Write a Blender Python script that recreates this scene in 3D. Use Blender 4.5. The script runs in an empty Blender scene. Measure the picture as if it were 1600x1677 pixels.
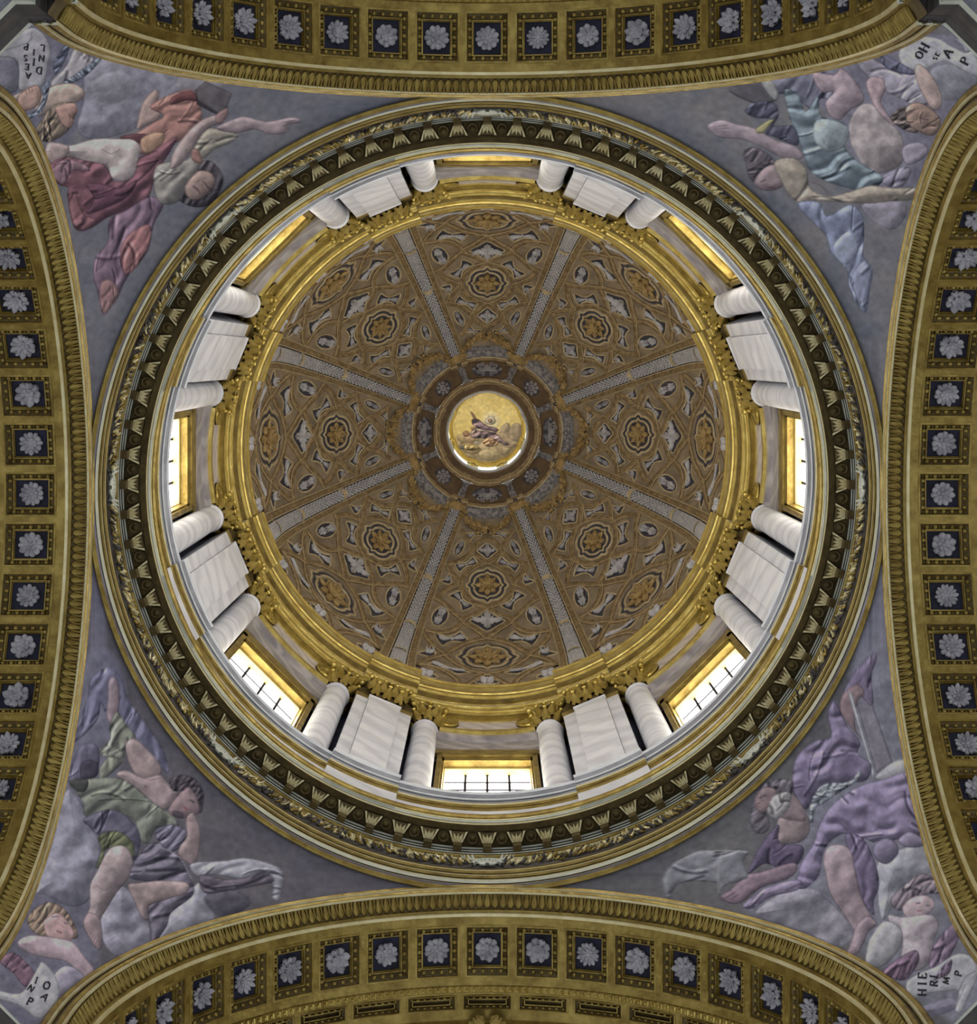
import bpy, math, random
import numpy as np
from mathutils import Matrix, Vector

random.seed(7)
SC = bpy.context.scene
COL = SC.collection
PI = math.pi
rad = math.radians

# ------------------------------------------------------------------ camera
# the photographer stands on the floor, a little off the dome's axis, lens straight up;
# x runs right in the picture, y runs down, z goes up into the dome
F_PX = 2930.0
CAM_Y = -1.99
cam = bpy.data.cameras.new('camera')
cam.sensor_fit = 'HORIZONTAL'
cam.sensor_width = 36.0
cam.lens = 36.0 * F_PX / 1600.0
cam.shift_x = 2.0 / 1600.0
cam.shift_y = -(838.5 - 590.0) / 1600.0
cam.clip_end = 500
cam_o = bpy.data.objects.new('camera', cam)
cam_o.location = (0, CAM_Y, 0)
cam_o.rotation_euler = (PI, 0, 0)
COL.objects.link(cam_o)
SC.camera = cam_o

# ------------------------------------------------------------------ world and exposure
w = bpy.data.worlds.new('daylight')
SC.world = w
w.use_nodes = True
w.node_tree.nodes['Background'].inputs[0].default_value = (0.93, 0.97, 1.0, 1)
w.node_tree.nodes['Background'].inputs[1].default_value = 0.62
SC.view_settings.view_transform = 'Standard'
SC.view_settings.look = 'None'
SC.view_settings.exposure = 0.0
SC.view_settings.gamma = 1.0
SC.view_settings.use_curve_mapping = False
SC.cycles.use_light_tree = False
SC.cycles.max_bounces = 5
SC.cycles.diffuse_bounces = 3
SC.cycles.glossy_bounces = 2
WINDOW_LIGHT = 7.5      # daylight in the frosted drum panes
LANTERN_LIGHT = 2.4      # daylight in the lantern panes

# ------------------------------------------------------------------ helpers
def lin(c):
    out = []
    for v in c:
        v = v / 255.0
        out.append(v / 12.92 if v <= 0.04045 else ((v + 0.055) / 1.055) ** 2.4)
    return out

def mat(name, c, rough=0.6, metal=0.0, c2=None, nscale=3.0, detail=5.0, bump=0.0, bscale=20.0,
        vein=None, emit=None, spec=0.5, stretch=None, lo=0.35, hi=0.65):
    m = bpy.data.materials.new(name)
    m.use_nodes = True
    nt = m.node_tree
    p = nt.nodes['Principled BSDF']
    p.inputs['Roughness'].default_value = rough
    p.inputs['Metallic'].default_value = metal
    p.inputs['Specular IOR Level'].default_value = spec
    col = (*lin(c), 1)
    p.inputs['Base Color'].default_value = col
    tc = nt.nodes.new('ShaderNodeTexCoord')
    oi = nt.nodes.new('ShaderNodeObjectInfo')
    mp = nt.nodes.new('ShaderNodeVectorMath'); mp.operation = 'MULTIPLY_ADD'
    mp.inputs[1].default_value = stretch or (1, 1, 1)
    sc = nt.nodes.new('ShaderNodeVectorMath'); sc.operation = 'SCALE'
    sc.inputs[0].default_value = (37.0, 17.0, 53.0)
    nt.links.new(oi.outputs['Random'], sc.inputs['Scale'])
    nt.links.new(tc.outputs['Object'], mp.inputs[0])
    nt.links.new(sc.outputs[0], mp.inputs[2])
    if c2 is not None or vein is not None:
        n = nt.nodes.new('ShaderNodeTexNoise')
        n.inputs['Scale'].default_value = nscale
        n.inputs['Detail'].default_value = min(detail, 3.5)
        n.inputs['Roughness'].default_value = 0.62
        nt.links.new(mp.outputs[0], n.inputs['Vector'])
        r = nt.nodes.new('ShaderNodeValToRGB')
        r.color_ramp.elements[0].position = lo
        r.color_ramp.elements[1].position = hi
        r.color_ramp.elements[0].color = col
        r.color_ramp.elements[1].color = (*lin(c2 or c), 1)
        nt.links.new(n.outputs['Fac'], r.inputs['Fac'])
        out = r.outputs['Color']
        if vein is not None:
            wv = nt.nodes.new('ShaderNodeTexWave')
            wv.wave_type = 'BANDS'; wv.bands_direction = 'DIAGONAL'
            wv.inputs['Scale'].default_value = vein[1]
            wv.inputs['Distortion'].default_value = vein[2]
            wv.inputs['Detail'].default_value = 2.5
            wv.inputs['Detail Scale'].default_value = 1.4
            nt.links.new(mp.outputs[0], wv.inputs['Vector'])
            vr = nt.nodes.new('ShaderNodeValToRGB')
            vr.color_ramp.elements[0].position = vein[4] if len(vein) > 4 else 0.55
            vr.color_ramp.elements[1].position = 1.0
            vr.color_ramp.elements[0].color = (0, 0, 0, 1)
            vr.color_ramp.elements[1].color = (vein[3],) * 3 + (1,)
            nt.links.new(wv.outputs['Fac'], vr.inputs['Fac'])
            mx = nt.nodes.new('ShaderNodeMix'); mx.data_type = 'RGBA'
            nt.links.new(vr.outputs['Color'], mx.inputs['Factor'])
            nt.links.new(out, mx.inputs['A'])
            mx.inputs['B'].default_value = (*lin(vein[0]), 1)
            out = mx.outputs['Result']
        nt.links.new(out, p.inputs['Base Color'])
    if bump:
        n2 = nt.nodes.new('ShaderNodeTexNoise')
        n2.inputs['Scale'].default_value = bscale
        n2.inputs['Detail'].default_value = 1.5
        nt.links.new(mp.outputs[0], n2.inputs['Vector'])
        b = nt.nodes.new('ShaderNodeBump')
        b.inputs['Strength'].default_value = bump
        b.inputs['Distance'].default_value = 0.03
        nt.links.new(n2.outputs['Fac'], b.inputs['Height'])
        nt.links.new(b.outputs['Normal'], p.inputs['Normal'])
    if emit:
        p.inputs['Emission Color'].default_value = (*lin(emit[0]), 1)
        p.inputs['Emission Strength'].default_value = emit[1]
    return m

M = {}
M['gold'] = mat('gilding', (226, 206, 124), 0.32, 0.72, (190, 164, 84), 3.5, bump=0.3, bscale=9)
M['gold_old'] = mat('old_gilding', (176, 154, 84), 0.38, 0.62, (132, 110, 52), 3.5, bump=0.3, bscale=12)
M['gold_dark'] = mat('dark_shade_gilding', (112, 96, 58), 0.5, 0.45, (80, 66, 38), 4, bump=0.3, bscale=14)  # dark gilding; also paints shade into coves and capital bells
M['gold_pale'] = mat('pale_highlight_gilding', (244, 234, 190), 0.36, 0.3, (222, 206, 150), 4)  # pale gilding; on fillets it paints in the bright edge highlights
M['pale'] = mat('pale_stone', (222, 226, 214), 0.5, 0, (196, 200, 186), 4)
M['shadow_gap'] = mat('cove_shade_paint', (52, 44, 32), 0.7, 0, (38, 32, 24), 5)  # shade painted into the sunk coves of the ring cornice
M['marble'] = mat('white_marble', (232, 233, 240), 0.35, 0, (214, 216, 226), 1.2, 7, vein=((172, 174, 186), 0.5, 7.0, 0.42, 0.45), stretch=(1, 1, 1.2))
M['marble_col'] = mat('column_marble', (236, 237, 244), 0.3, 0, (216, 218, 228), 1.5, 6, vein=((176, 178, 192), 0.42, 7.5, 0.45, 0.45), stretch=(.6, .6, 1.9))
M['marble_grey'] = mat('grey_marble', (164, 168, 180), 0.45, 0, (122, 126, 138), 1.5, 7, vein=((104, 104, 116), 0.5, 8, 0.4))
M['marble_white_trim'] = mat('white_marble_trim', (236, 240, 248), 0.35, 0, (214, 220, 232), 2)
M['marble_pink'] = mat('veined_pink_marble', (222, 212, 208), 0.35, 0, (196, 188, 188), 2.0, 6, vein=((164, 152, 150), 1.2, 5.0, 0.6))
M['marble_mauve'] = mat('veined_mauve_marble', (160, 154, 156), 0.4, 0, (122, 118, 126), 2.0, 6, vein=((206, 200, 198), 0.8, 5.0, 0.4))
M['dark_wall'] = mat('dark_blue_plaster', (64, 70, 96), 0.8, 0, (46, 50, 70), 2)
M['plaster'] = mat('grey_plaster', (150, 148, 150), 0.85, 0, (132, 130, 134), 2)
M['yellow'] = mat('yellow_reveal', (240, 222, 158), 0.6, 0, (228, 206, 136), 2)
M['pane'] = mat('frosted_pane', (250, 246, 234), 0.5, 0, emit=((255, 250, 240), WINDOW_LIGHT))
M['lantern_pane'] = mat('lantern_pane', (250, 250, 244), 0.5, 0, emit=((255, 250, 238), LANTERN_LIGHT))
M['iron'] = mat('dark_iron', (40, 40, 52), 0.7, 0.0, spec=0.1)
M['navy'] = mat('navy_ground', (40, 42, 68), 0.75, 0, (24, 24, 42), 3)
M['flower'] = mat('grey_stucco', (190, 188, 194), 0.7, 0, (144, 142, 152), 5)
M['brown'] = mat('umber_fresco', (192, 174, 148), 0.85, 0, (152, 138, 120), 2.2, 6)
M['strap'] = mat('ochre_strap', (200, 174, 132), 0.8, 0, (146, 124, 92), 7, 6, bump=0.8, bscale=30)
M['strap_edge'] = mat('light_ochre_edge', (242, 226, 190), 0.75, 0, (212, 192, 150), 6)
M['ornament'] = mat('grisaille_relief', (240, 240, 246), 0.8, 0, (206, 206, 218), 9)
M['grisaille'] = mat('dull_grisaille', (186, 184, 188), 0.8, 0, (116, 114, 122), 12, lo=.4, hi=.6)
M['slate'] = mat('slate_ground', (96, 96, 110), 0.85, 0, (74, 72, 84), 5)
M['umber'] = mat('dark_umber', (132, 108, 82), 0.85, 0, (108, 90, 70), 4)
M['gilt_relief'] = mat('ochre_relief', (222, 194, 138), 0.7, 0.05, (172, 144, 96), 7, bump=0.4, bscale=24)
M['cornice_grey'] = mat('grey_cornice', (142, 146, 158), 0.6, 0, (104, 106, 116), 3)
M['cornice_brown'] = mat('brown_cornice', (96, 90, 88), 0.7, 0, (70, 66, 66), 3)
M['ink'] = mat('dark_lettering', (42, 40, 54), 0.8)

class Geo:
    """collects vertices and faces of one mesh"""
    def __init__(s):
        s.v = []; s.f = []; s.m = []
    def add(s, vs, fs, mi=0, mtx=None):
        o = len(s.v)
        if mtx is not None:
            vs = [tuple(mtx @ Vector(p)) for p in vs]
        s.v += vs
        s.f += [tuple(i + o for i in f) for f in fs]
        s.m += [mi] * len(fs)
        return s
    def box(s, x0, x1, y0, y1, z0, z1, mi=0, mtx=None):
        v = [(x0, y0, z0), (x1, y0, z0), (x1, y1, z0), (x0, y1, z0), (x0, y0, z1), (x1, y0, z1), (x1, y1, z1), (x0, y1, z1)]
        f = [(0, 3, 2, 1), (4, 5, 6, 7), (0, 1, 5, 4), (1, 2, 6, 5), (2, 3, 7, 6), (3, 0, 4, 7)]
        return s.add(v, f, mi, mtx)
    def grid(s, rows, mi=0, mtx=None, close=False):
        """rows of equal length, joined by quads"""
        n = len(rows[0]); v = [p for r in rows for p in r]; f = []
        R = len(rows)
        for i in range(R if close else R - 1):
            a = i * n; b = ((i + 1) % R) * n
            for j in range(n - 1):
                f.append((a + j, a + j + 1, b + j + 1, b + j))
        return s.add(v, f, mi, mtx)
    def ball(s, c, r, mi=0, mtx=None, nu=8, nv=5):
        rx, ry, rz = r if isinstance(r, (tuple, list)) else (r, r, r)
        rows = []
        for i in range(nv + 1):
            t = PI * i / nv
            rows.append([(c[0] + rx * math.sin(t) * math.cos(2 * PI * j / nu), c[1] + ry * math.sin(t) * math.sin(2 * PI * j / nu), c[2] + rz * math.cos(t)) for j in range(nu + 1)])
        return s.grid(rows, mi, mtx)
    def leaf(s, L, W, curl=0.3, lobes=3, th=0.02, ridge=0.2, mi=0, mtx=None, n=7, tip=0.0, blunt=False):
        """leaf growing along +y from the origin, facing +z, tip rising or curling by curl"""
        js = (-1, -.55, 0, .55, 1)
        front = []; back = []
        for i in range(n + 1):
            t = i / n
            ww = W * (math.sin(PI * min(1, t * .86 + .12)) ** .7) * (1 - .16 * (1 - math.cos(2 * PI * lobes * t)) * (0 < i < n))
            if blunt: ww = W * (.3 + .7 * math.sin(PI * min(.9, t * .62 + .08)) ** 1.2) * (.55 if i == n else 1)
            elif i == n: ww *= .25
            y = L * t - L * tip * t ** 3
            z = curl * L * t * t
            front.append([(ww * j, y, z + ridge * W * (1 - abs(j)) + th * .5) for j in js])
            back.append([(ww * j * .9, y, z - th * .5) for j in js])
        rows = [f + b[::-1] + [f[0]] for f, b in zip(front, back)]
        s.grid(rows, mi, mtx)
        return s
    def ring(s, pts, prof, mi=0, closed=True, mtx=None):
        """sweep a cross-section (offset across, height along z) round a flat closed outline in xy"""
        n = len(pts); rows = []
        for i in range(n):
            if closed:
                a = Vector(pts[i - 1]); b = Vector(pts[(i + 1) % n])
            else:
                a = Vector(pts[max(0, i - 1)]); b = Vector(pts[min(n - 1, i + 1)])
            t = (b - a)
            if t.length < 1e-9: t = Vector((1, 0))
            t.normalize(); nn = Vector((t.y, -t.x))
            p = Vector(pts[i])
            rows.append([(p.x + nn.x * o, p.y + nn.y * o, z) for o, z in prof])
        return s.grid(rows, mi, mtx, close=closed)
    def fan(s, pts, z=0.0, mi=0, mtx=None):
        c = (sum(p[0] for p in pts) / len(pts), sum(p[1] for p in pts) / len(pts))
        v = [(c[0], c[1], z)] + [(p[0], p[1], z) for p in pts]
        n = len(pts)
        return s.add(v, [(0, 1 + i, 1 + (i + 1) % n) for i in range(n)], mi, mtx)
    def mesh(s, name, mats, smooth=False):
        me = bpy.data.meshes.new(name)
        me.from_pydata(s.v, [], s.f)
        if not isinstance(mats, (list, tuple)): mats = [mats]
        for m in mats: me.materials.append(M[m])
        if len(mats) > 1: me.polygons.foreach_set('material_index', s.m)
        if smooth: me.polygons.foreach_set('use_smooth', [True] * len(s.f))
        me.update()
        return me

def obj(name, data, parent=None, mtx=None, label=None):
    o = bpy.data.objects.new(name, data)
    COL.objects.link(o)
    if parent is not None: o.parent = parent
    if mtx is not None: o.matrix_basis = mtx
    if label: o['label'] = label
    return o

def thing(name, label, cat, loc=(0, 0, 0), rz=0.0, group=None):
    o = bpy.data.objects.new(name, None)
    o.empty_display_size = 0.2
    o.location = loc; o.rotation_euler = (0, 0, rz)
    COL.objects.link(o)
    return tag(o, label, cat, group)

def tag(o, label, cat, group=None):
    o['label'] = label; o['category'] = cat
    if group: o['group'] = group
    return o

def structure(name, data, parent=None, label=None):
    o = obj(name, data, parent)
    if parent is None: o['kind'] = 'structure'
    if label: o['label'] = label
    return o

def around(az, R=0.0, z=0.0):
    """frame at azimuth az (degrees): local y points outward, z up"""
    a = rad(az)
    return Matrix.Translation((R * math.cos(a), R * math.sin(a), z)) @ Matrix.Rotation(a - PI / 2, 4, 'Z')

def revolve(prof, cols=None, n=288, mi=0, g=None):
    """profile [(R, H)] turned about the dome axis; cols = [(azimuth, radius offset)] for breaks"""
    g = g or Geo()
    close = cols is None
    if cols is None:
        cols = [(360.0 * i / n, 0.0) for i in range(n)]
    rows = []
    for az, d in cols:
        c, s_ = math.cos(rad(az)), math.sin(rad(az))
        rows.append([((R + d) * c, (R + d) * s_, H) for R, H in prof])
    g.grid(rows, mi, None, close=close)
    return g

PIERS = [22.5 + 45 * k for k in range(8)]
WINDOWS = [45.0 * k for k in range(8)]
SIDE = {0: 'right', 45: 'lower right', 90: 'bottom', 135: 'lower left', 180: 'left', 225: 'upper left', 270: 'top', 315: 'upper right'}
def side(az): return SIDE[int(round(az)) % 360]

def breaks(half, depth, n_in=10, n_out=24):
    """columns for a ring that steps inward by depth in front of every pier"""
    cols = []
    for p in PIERS:
        for i in range(n_in + 1): cols.append((p - half + 2 * half * i / n_in, -depth))
        for i in range(n_out + 1): cols.append((p + half + (45 - 2 * half) * i / n_out, 0.0))
    cols.append((PIERS[0] - half + 360, -depth))
    return cols

def roll(R, H, r, a0=-100, a1=120, n=6):
    """rounded moulding bulging toward the axis"""
    return [(R - r * math.cos(rad(a0 + (a1 - a0) * i / n)), H + r * math.sin(rad(a0 + (a1 - a0) * i / n))) for i in range(n + 1)]

def smooth_closed(pts, k=4):
    n = len(pts); out = []
    for i in range(n):
        p0, p1, p2, p3 = (np.array(pts[(i + d) % n], float) for d in (-1, 0, 1, 2))
        for j in range(k):
            t = j / k
            out.append(tuple(.5 * (2 * p1 + (p2 - p0) * t + (2 * p0 - 5 * p1 + 4 * p2 - p3) * t * t + (3 * p1 - p0 - 3 * p2 + p3) * t ** 3)))
    return out

def smooth_open(pts, k=4):
    P = [np.array(p, float) for p in pts]
    P = [2 * P[0] - P[1]] + P + [2 * P[-1] - P[-2]]
    out = []
    for i in range(1, len(P) - 2):
        p0, p1, p2, p3 = P[i - 1:i + 3]
        for j in range(k):
            t = j / k
            out.append(tuple(.5 * (2 * p1 + (p2 - p0) * t + (2 * p0 - 5 * p1 + 4 * p2 - p3) * t * t + (3 * p1 - p0 - 3 * p2 + p3) * t ** 3)))
    out.append(tuple(P[-2]))
    return out

# ================================================================== the drum and its walls
H_RING, R_RING = 27.0, 5.95
H_CAP = 31.4          # top of the plinth
H_COL = 37.4          # top of the column shafts
H_ENT = 38.6          # underside of the gilded entablature
H_LIP = 41.2
H_DOME, R_DOME = 44.2, 5.72

g = Geo()
cols = []
for wz in WINDOWS:
    for i in range(9): cols.append(wz + 8.5 + (45 - 17.0) * i / 8)
    seg = [wz + 8.5 + 28.0 * i / 10 for i in range(11)]
    revolve([(6.32, 28.8), (6.32, 41.5)], [(a, 0) for a in seg], g=g)
    seg = [wz - 8.5 + 17.0 * i / 6 for i in range(7)]
    revolve([(6.32, 35.9), (6.32, 41.5)], [(a, 0) for a in seg], g=g)
    revolve([(6.32, 28.8), (6.32, 31.3)], [(a, 0) for a in seg], g=g)
structure('wall_drum', g.mesh('wall_drum', 'dark_wall'))

g = revolve([(6.32, 41.0), (5.86, 41.3), (R_DOME + .14, 42.0)] + [((R_DOME + .14) * math.cos(t), H_DOME + (R_DOME + .14) * math.sin(t)) for t in [rad(x) for x in range(0, 71, 5)]], n=96)
structure('ceiling', g.mesh('ceiling', 'plaster'))  # unseen shell added behind the dome panels to block light

# ------------------------------------------------------------------ plinth that carries the columns
t = thing('drum_plinth', 'white and grey marble plinth ring with gilded fillets under the columns', 'plinth', (0, 0, 0))
for nm, prof, m in (
    ('die', [(5.52, 28.9), (5.72, 29.1), (5.72, 30.62), (5.70, 30.62)], 'marble'),
    ('fillet', [(5.72, 30.58), (5.70, 30.6), (5.70, 30.68), (5.72, 30.7)], 'gold_old'),
    ('cove', [(5.71, 30.69), (5.735, 30.7), (5.735, 30.75)], 'gold_dark'),
    ('fillet', [(5.73, 30.74)] + roll(5.715, 30.79, .04) + [(5.72, 30.84)], 'gold_old'),
    ('fillet', [(5.72, 30.86)] + roll(5.705, 30.91, .035) + [(5.71, 30.95)], 'gold_pale'),
    ('cavetto', [(5.73, 30.9), (5.712, 30.93), (5.70, 30.98), (5.66, 31.07), (5.62, 31.13), (5.588, 31.2)], 'marble_grey'),
    ('bead', [(5.655, 31.05), (5.638, 31.055), (5.632, 31.09), (5.645, 31.11)], 'marble_white_trim'),
    ('cap', [(5.595, 31.2), (5.585, 31.21), (5.585, 31.25), (5.575, 31.26), (5.575, 31.33), (5.585, 31.36), (5.59, 31.4), (5.62, 31.4), (6.32, 31.38)], 'marble_white_trim')):
    obj(nm, revolve(prof, breaks(6.6, .09)).mesh(nm, m), t)

# ------------------------------------------------------------------ gilded entablature at the foot of the dome
t = thing('gilded_entablature', 'gilded entablature ring stepping forward over the pilasters at the dome foot', 'cornice', (0, 0, 0))
for nm, prof, m in (
    ('soffit', [(6.32, 38.62), (5.70, 38.6), (5.69, 38.62)], 'gold_old'),
    ('fascia', [(5.69, 38.6), (5.69, 38.78), (5.675, 38.78), (5.675, 38.98), (5.655, 38.99), (5.655, 39.2)], 'gold'),
    ('bead', [(5.67, 39.2)] + roll(5.655, 39.26, .045) + [(5.66, 39.34)], 'gold'),
    ('frieze', [(5.69, 39.3), (5.69, 39.8)], 'pale'),
    ('bed_moulding', [(5.69, 39.72), (5.655, 39.74), (5.655, 39.82), (5.63, 39.86), (5.605, 39.95), (5.60, 40.05)], 'gold_old'),
    ('roll', roll(5.63, 40.16, .085), 'gold'),
    ('fillet', [(5.60, 40.2), (5.58, 40.24), (5.58, 40.4), (5.565, 40.42)], 'gold_old'),
    ('cyma', [(5.57, 40.4), (5.535, 40.42), (5.535, 40.62), (5.545, 40.66), (5.535, 40.78), (5.505, 40.9), (5.50, 40.98)], 'gold'),
    ('lip', [(5.50, 40.96)] + roll(5.54, 41.07, .075) + [(5.55, 41.18), (5.60, 41.24), (5.85, 41.4)], 'gold')):
    obj(nm, revolve(prof, breaks(6.3, .13)).mesh(nm, m), t)

# ------------------------------------------------------------------ windows and what frames them
def arc_panel(R, half, z0, z1, th=.05, n=10, mi=0, g=None, R0=0.0):
    """curved slab round the dome axis in a frame whose y is outward, origin on the axis"""
    g = g or Geo()
    rows = []
    for i in range(n + 1):
        a = -half + 2 * half * i / n
        s_, c = math.sin(a), math.cos(a)
        rows.append([((R + th) * s_, (R + th) * c, z0), (R * s_, R * c, z0), (R * s_, R * c, z1), ((R + th) * s_, (R + th) * c, z1)])
    g.grid(rows, mi)
    return g

WM = {}
def window_parts():
    g = Geo()
    hw = .86
    for sx in (-1, 1):      # moulded jambs
        g.box(sx * hw, sx * (hw + .12), 5.95, 6.14, 31.3, 36.32)
        g.box(sx * (hw + .04), sx * (hw + .14), 5.90, 5.96, 31.3, 36.32)
    g.box(-hw - .14, hw + .14, 5.95, 6.14, 35.5, 35.95)
    g.box(-hw - .14, hw + .14, 5.90, 5.96, 35.75, 36.0)
    g.box(-hw - .2, hw + .2, 5.91, 6.0, 35.98, 36.3)
    WM['frame'] = g.mesh('window_frame', 'gold_old')
    g = Geo()
    g.box(-hw, hw, 6.10, 6.26, 35.40, 35.52)
    for sx in (-1, 1): g.box(sx * (hw - .02), sx * hw, 6.10, 6.26, 31.3, 35.5)
    WM['reveal'] = g.mesh('reveal', 'yellow')
    g = Geo(); g.box(-hw - .02, hw + .02, 6.24, 6.27, 31.2, 35.42)
    pw = 2 * hw / 4
    g = Geo(); g.box(-pw / 2 + .012, pw / 2 - .012, -.01, .01, -.288, .288)
    WM['pane'] = g.mesh('pane', 'pane')
    g = Geo(); g.box(-.024, .024, -.02, .02, -2.1, 2.1)
    WM['mullion'] = g.mesh('mullion', 'iron')
    g = Geo(); g.box(-hw, hw, -.012, .012, -.014, .014)
    WM['glazing_bar'] = g.mesh('glazing_bar', 'iron')
    WM['lintel'] = arc_panel(5.94, rad(10.4), 36.3, 37.15, .3).mesh('lintel', 'marble_mauve')
    g = Geo(); hws = rad(10.2); rows = []
    for i in range(13):
        a = -hws + 2 * hws * i / 12
        rows.append([(R * math.sin(a), R * math.cos(a), z) for R, z in ((5.97, 37.1), (5.90, 37.14), (5.86, 37.24), (5.84, 37.34), (5.84, 37.42))])
    g.grid(rows)
    WM['cyma'] = g.mesh('cyma', 'marble_mauve')
    WM['panel'] = arc_panel(5.80, rad(8.2), 37.62, 38.45, .3).mesh('panel', 'marble_pink')
    g = arc_panel(5.765, rad(9.9), 37.36, 37.5, .25)
    arc_panel(5.78, rad(9.6), 37.5, 37.64, .25, g=g)
    WM['bottom_rail'] = g.mesh('bottom_rail', 'gold')
    g = arc_panel(5.765, rad(9.9), 38.44, 38.62, .25)
    WM['top_rail'] = g.mesh('top_rail', 'gold')
    g = Geo()                      # half-round gilded ear closing the panel at its ends
    pts = [(.30 * math.cos(rad(x)), .47 * math.sin(rad(x))) for x in range(-90, 91, 15)]
    out = pts + [(-.12, .47), (-.12, -.47)]
    g.fan(out, .03); g.ring(out, [(0, 0), (0, .03)])
    g.ring(pts, [(-.05, .0), (-.05, .06), (-.02, .07), (.0, .05), (.0, 0)], closed=False)
    g.ring([(p[0] * .6, p[1] * .6) for p in pts], [(-.03, .0), (-.03, .05), (0, .06), (.0, 0)], closed=False)
    for k in range(5): g.leaf(.22, .05, .1, mtx=Matrix.Rotation(rad(-90 + (k - 2) * 32), 4, 'Z') @ Matrix.Translation((0, .02, .03)))
    WM['ear'] = g.mesh('ear', 'gold')
window_parts()

for k, wz in enumerate(WINDOWS):
    d = side(wz)
    fr = around(wz)
    root = obj('window_%d' % (k + 1), WM['frame'], None, fr)
    root['kind'] = 'structure'
    root['label'] = 'gilded frame of the %s window of the drum with white panes' % d
    obj('reveal', WM['reveal'], root, label='yellow painted reveal')
    for i in range(4):
        for j in range(7):
            obj('pane', WM['pane'], root, Matrix.Translation((-.645 + .43 * i, 6.255, 35.13 - .6 * j)))
    for i in range(3):
        obj('mullion', WM['mullion'], root, Matrix.Translation((-.43 + .43 * i, 6.235, 33.3)))
    for j in range(7):
        obj('glazing_bar', WM['glazing_bar'], root, Matrix.Translation((0, 6.235, 34.83 - .6 * j)))
    t = thing('overdoor_panel', 'veined marble panel in gilded frame above the %s window' % d, 'panel', (0, 0, 0), rad(wz - 90), 'marble panels above the drum windows')
    for nm in ('lintel', 'cyma', 'panel', 'bottom_rail', 'top_rail'): obj(nm, WM[nm], t)
    for sx in (-1, 1):
        a = sx * rad(9.0)
        m = Matrix.Rotation(-a, 4, 'Z') @ Matrix.Translation((0, 5.79, 38.03)) @ Matrix.Rotation(PI / 2, 4, 'X')
        if sx > 0: m = m @ Matrix.Rotation(PI, 4, 'Z')
        obj('ear', WM['ear'], t, m)

# ------------------------------------------------------------------ Corinthian columns
CM = {}
def lathe(prof, n=28, mi=0, g=None):
    g = g or Geo()
    rows = [[(r * math.cos(2 * PI * i / n), r * math.sin(2 * PI * i / n), z) for r, z in prof] for i in range(n)]
    return g.grid(rows, mi, None, close=True)

def column_parts():
    h = H_COL - H_CAP + .02
    CM['base'] = lathe([(.33, 0), (.33, .08), (.32, .09), (.335, .14), (.325, .19), (.30, .21), (.31, .25), (.295, .28)]).mesh('base', 'marble_white_trim', True)
    pr = [(.285, .27)] + [(.28 - .022 * (i / 10) ** 2, .29 + (h - .43) * i / 10) for i in range(11)]
    pr += [(.262, h - .13), (.29, h - .11), (.295, h - .06), (.28, h - .03), (.285, h)]
    CM['shaft'] = lathe(pr, 36).mesh('shaft', 'marble_col', True)
    CM['bell'] = lathe([(.24, h - .02), (.25, h + .3), (.27, h + .6), (.31, h + .9), (.37, h + 1.05)], 20).mesh('bell', 'gold_dark', True)  # bell coloured darker to paint shade between the leaves
    g = Geo()
    pts = []
    for k in range(4):       # concave abacus
        for i in range(7):
            u = -1 + 2 * i / 6
            x, y = .44 * u, -.44 + .09 * (1 - u * u)
            a = k * PI / 2
            pts.append((x * math.cos(a) - y * math.sin(a), x * math.sin(a) + y * math.cos(a)))
    for z0, z1, s in ((0, .07, .96), (.07, .15, 1.02)):
        q = [(p[0] * s, p[1] * s) for p in pts]
        g.ring(q, [(0, z0), (0, z1)]); g.fan(q, z0); g.fan(q, z1)
    CM['abacus'] = g.mesh('abacus', 'gold')
    g = Geo(); g.leaf(.46, .11, .42, 3, .03, .45, n=8)
    g.ball((0, .44, .22), (.055, .045, .035), nu=6, nv=4)
    CM['leaf'] = g.mesh('leaf', 'gold', True)
    g = Geo(); g.leaf(.36, .075, .5, 3, .03, .3, n=7)
    CM['leaf_small'] = g.mesh('leaf_small', 'gold', True)
    g = Geo()                # corner volute: a stalk ending in a rolled scroll
    path = [(0, .0, 0), (0, .06, .16), (0, .15, .28), (0, .24, .34)]
    for i in range(12):
        a = rad(70 - i * 42); r = .085 - .0055 * i
        path.append((0, .245 + r * math.cos(a), .27 + r * math.sin(a)))
    rows = [[(-.045, p[1], p[2]), (-.03, p[1] + .0, p[2] + .028), (.03, p[1], p[2] + .028), (.045, p[1], p[2]), (.03, p[1], p[2] - .02), (-.03, p[1], p[2] - .02), (-.045, p[1], p[2])] for p in path]
    g.grid(rows)
    g.ball((0, .245, .27), (.06, .03, .03), nu=6, nv=4)
    CM['volute'] = g.mesh('volute', 'gold', True)
    g = Geo()
    for i in range(7): g.leaf(.12, .04, .3, 1, .015, .2, n=4, mtx=Matrix.Rotation(2 * PI * i / 7, 4, 'Z'))
    g.ball((0, 0, .03), .035, nu=6, nv=4)
    CM['fleuron'] = g.mesh('fleuron', 'gold', True)
column_parts()

def out_frame(a, r, z, tilt=90):
    """frame on a bell: local y up the bell, local z outward, at angle a"""
    return Matrix.Rotation(a, 4, 'Z') @ Matrix.Translation((0, -r, z)) @ Matrix.Rotation(rad(tilt), 4, 'X')

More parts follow.
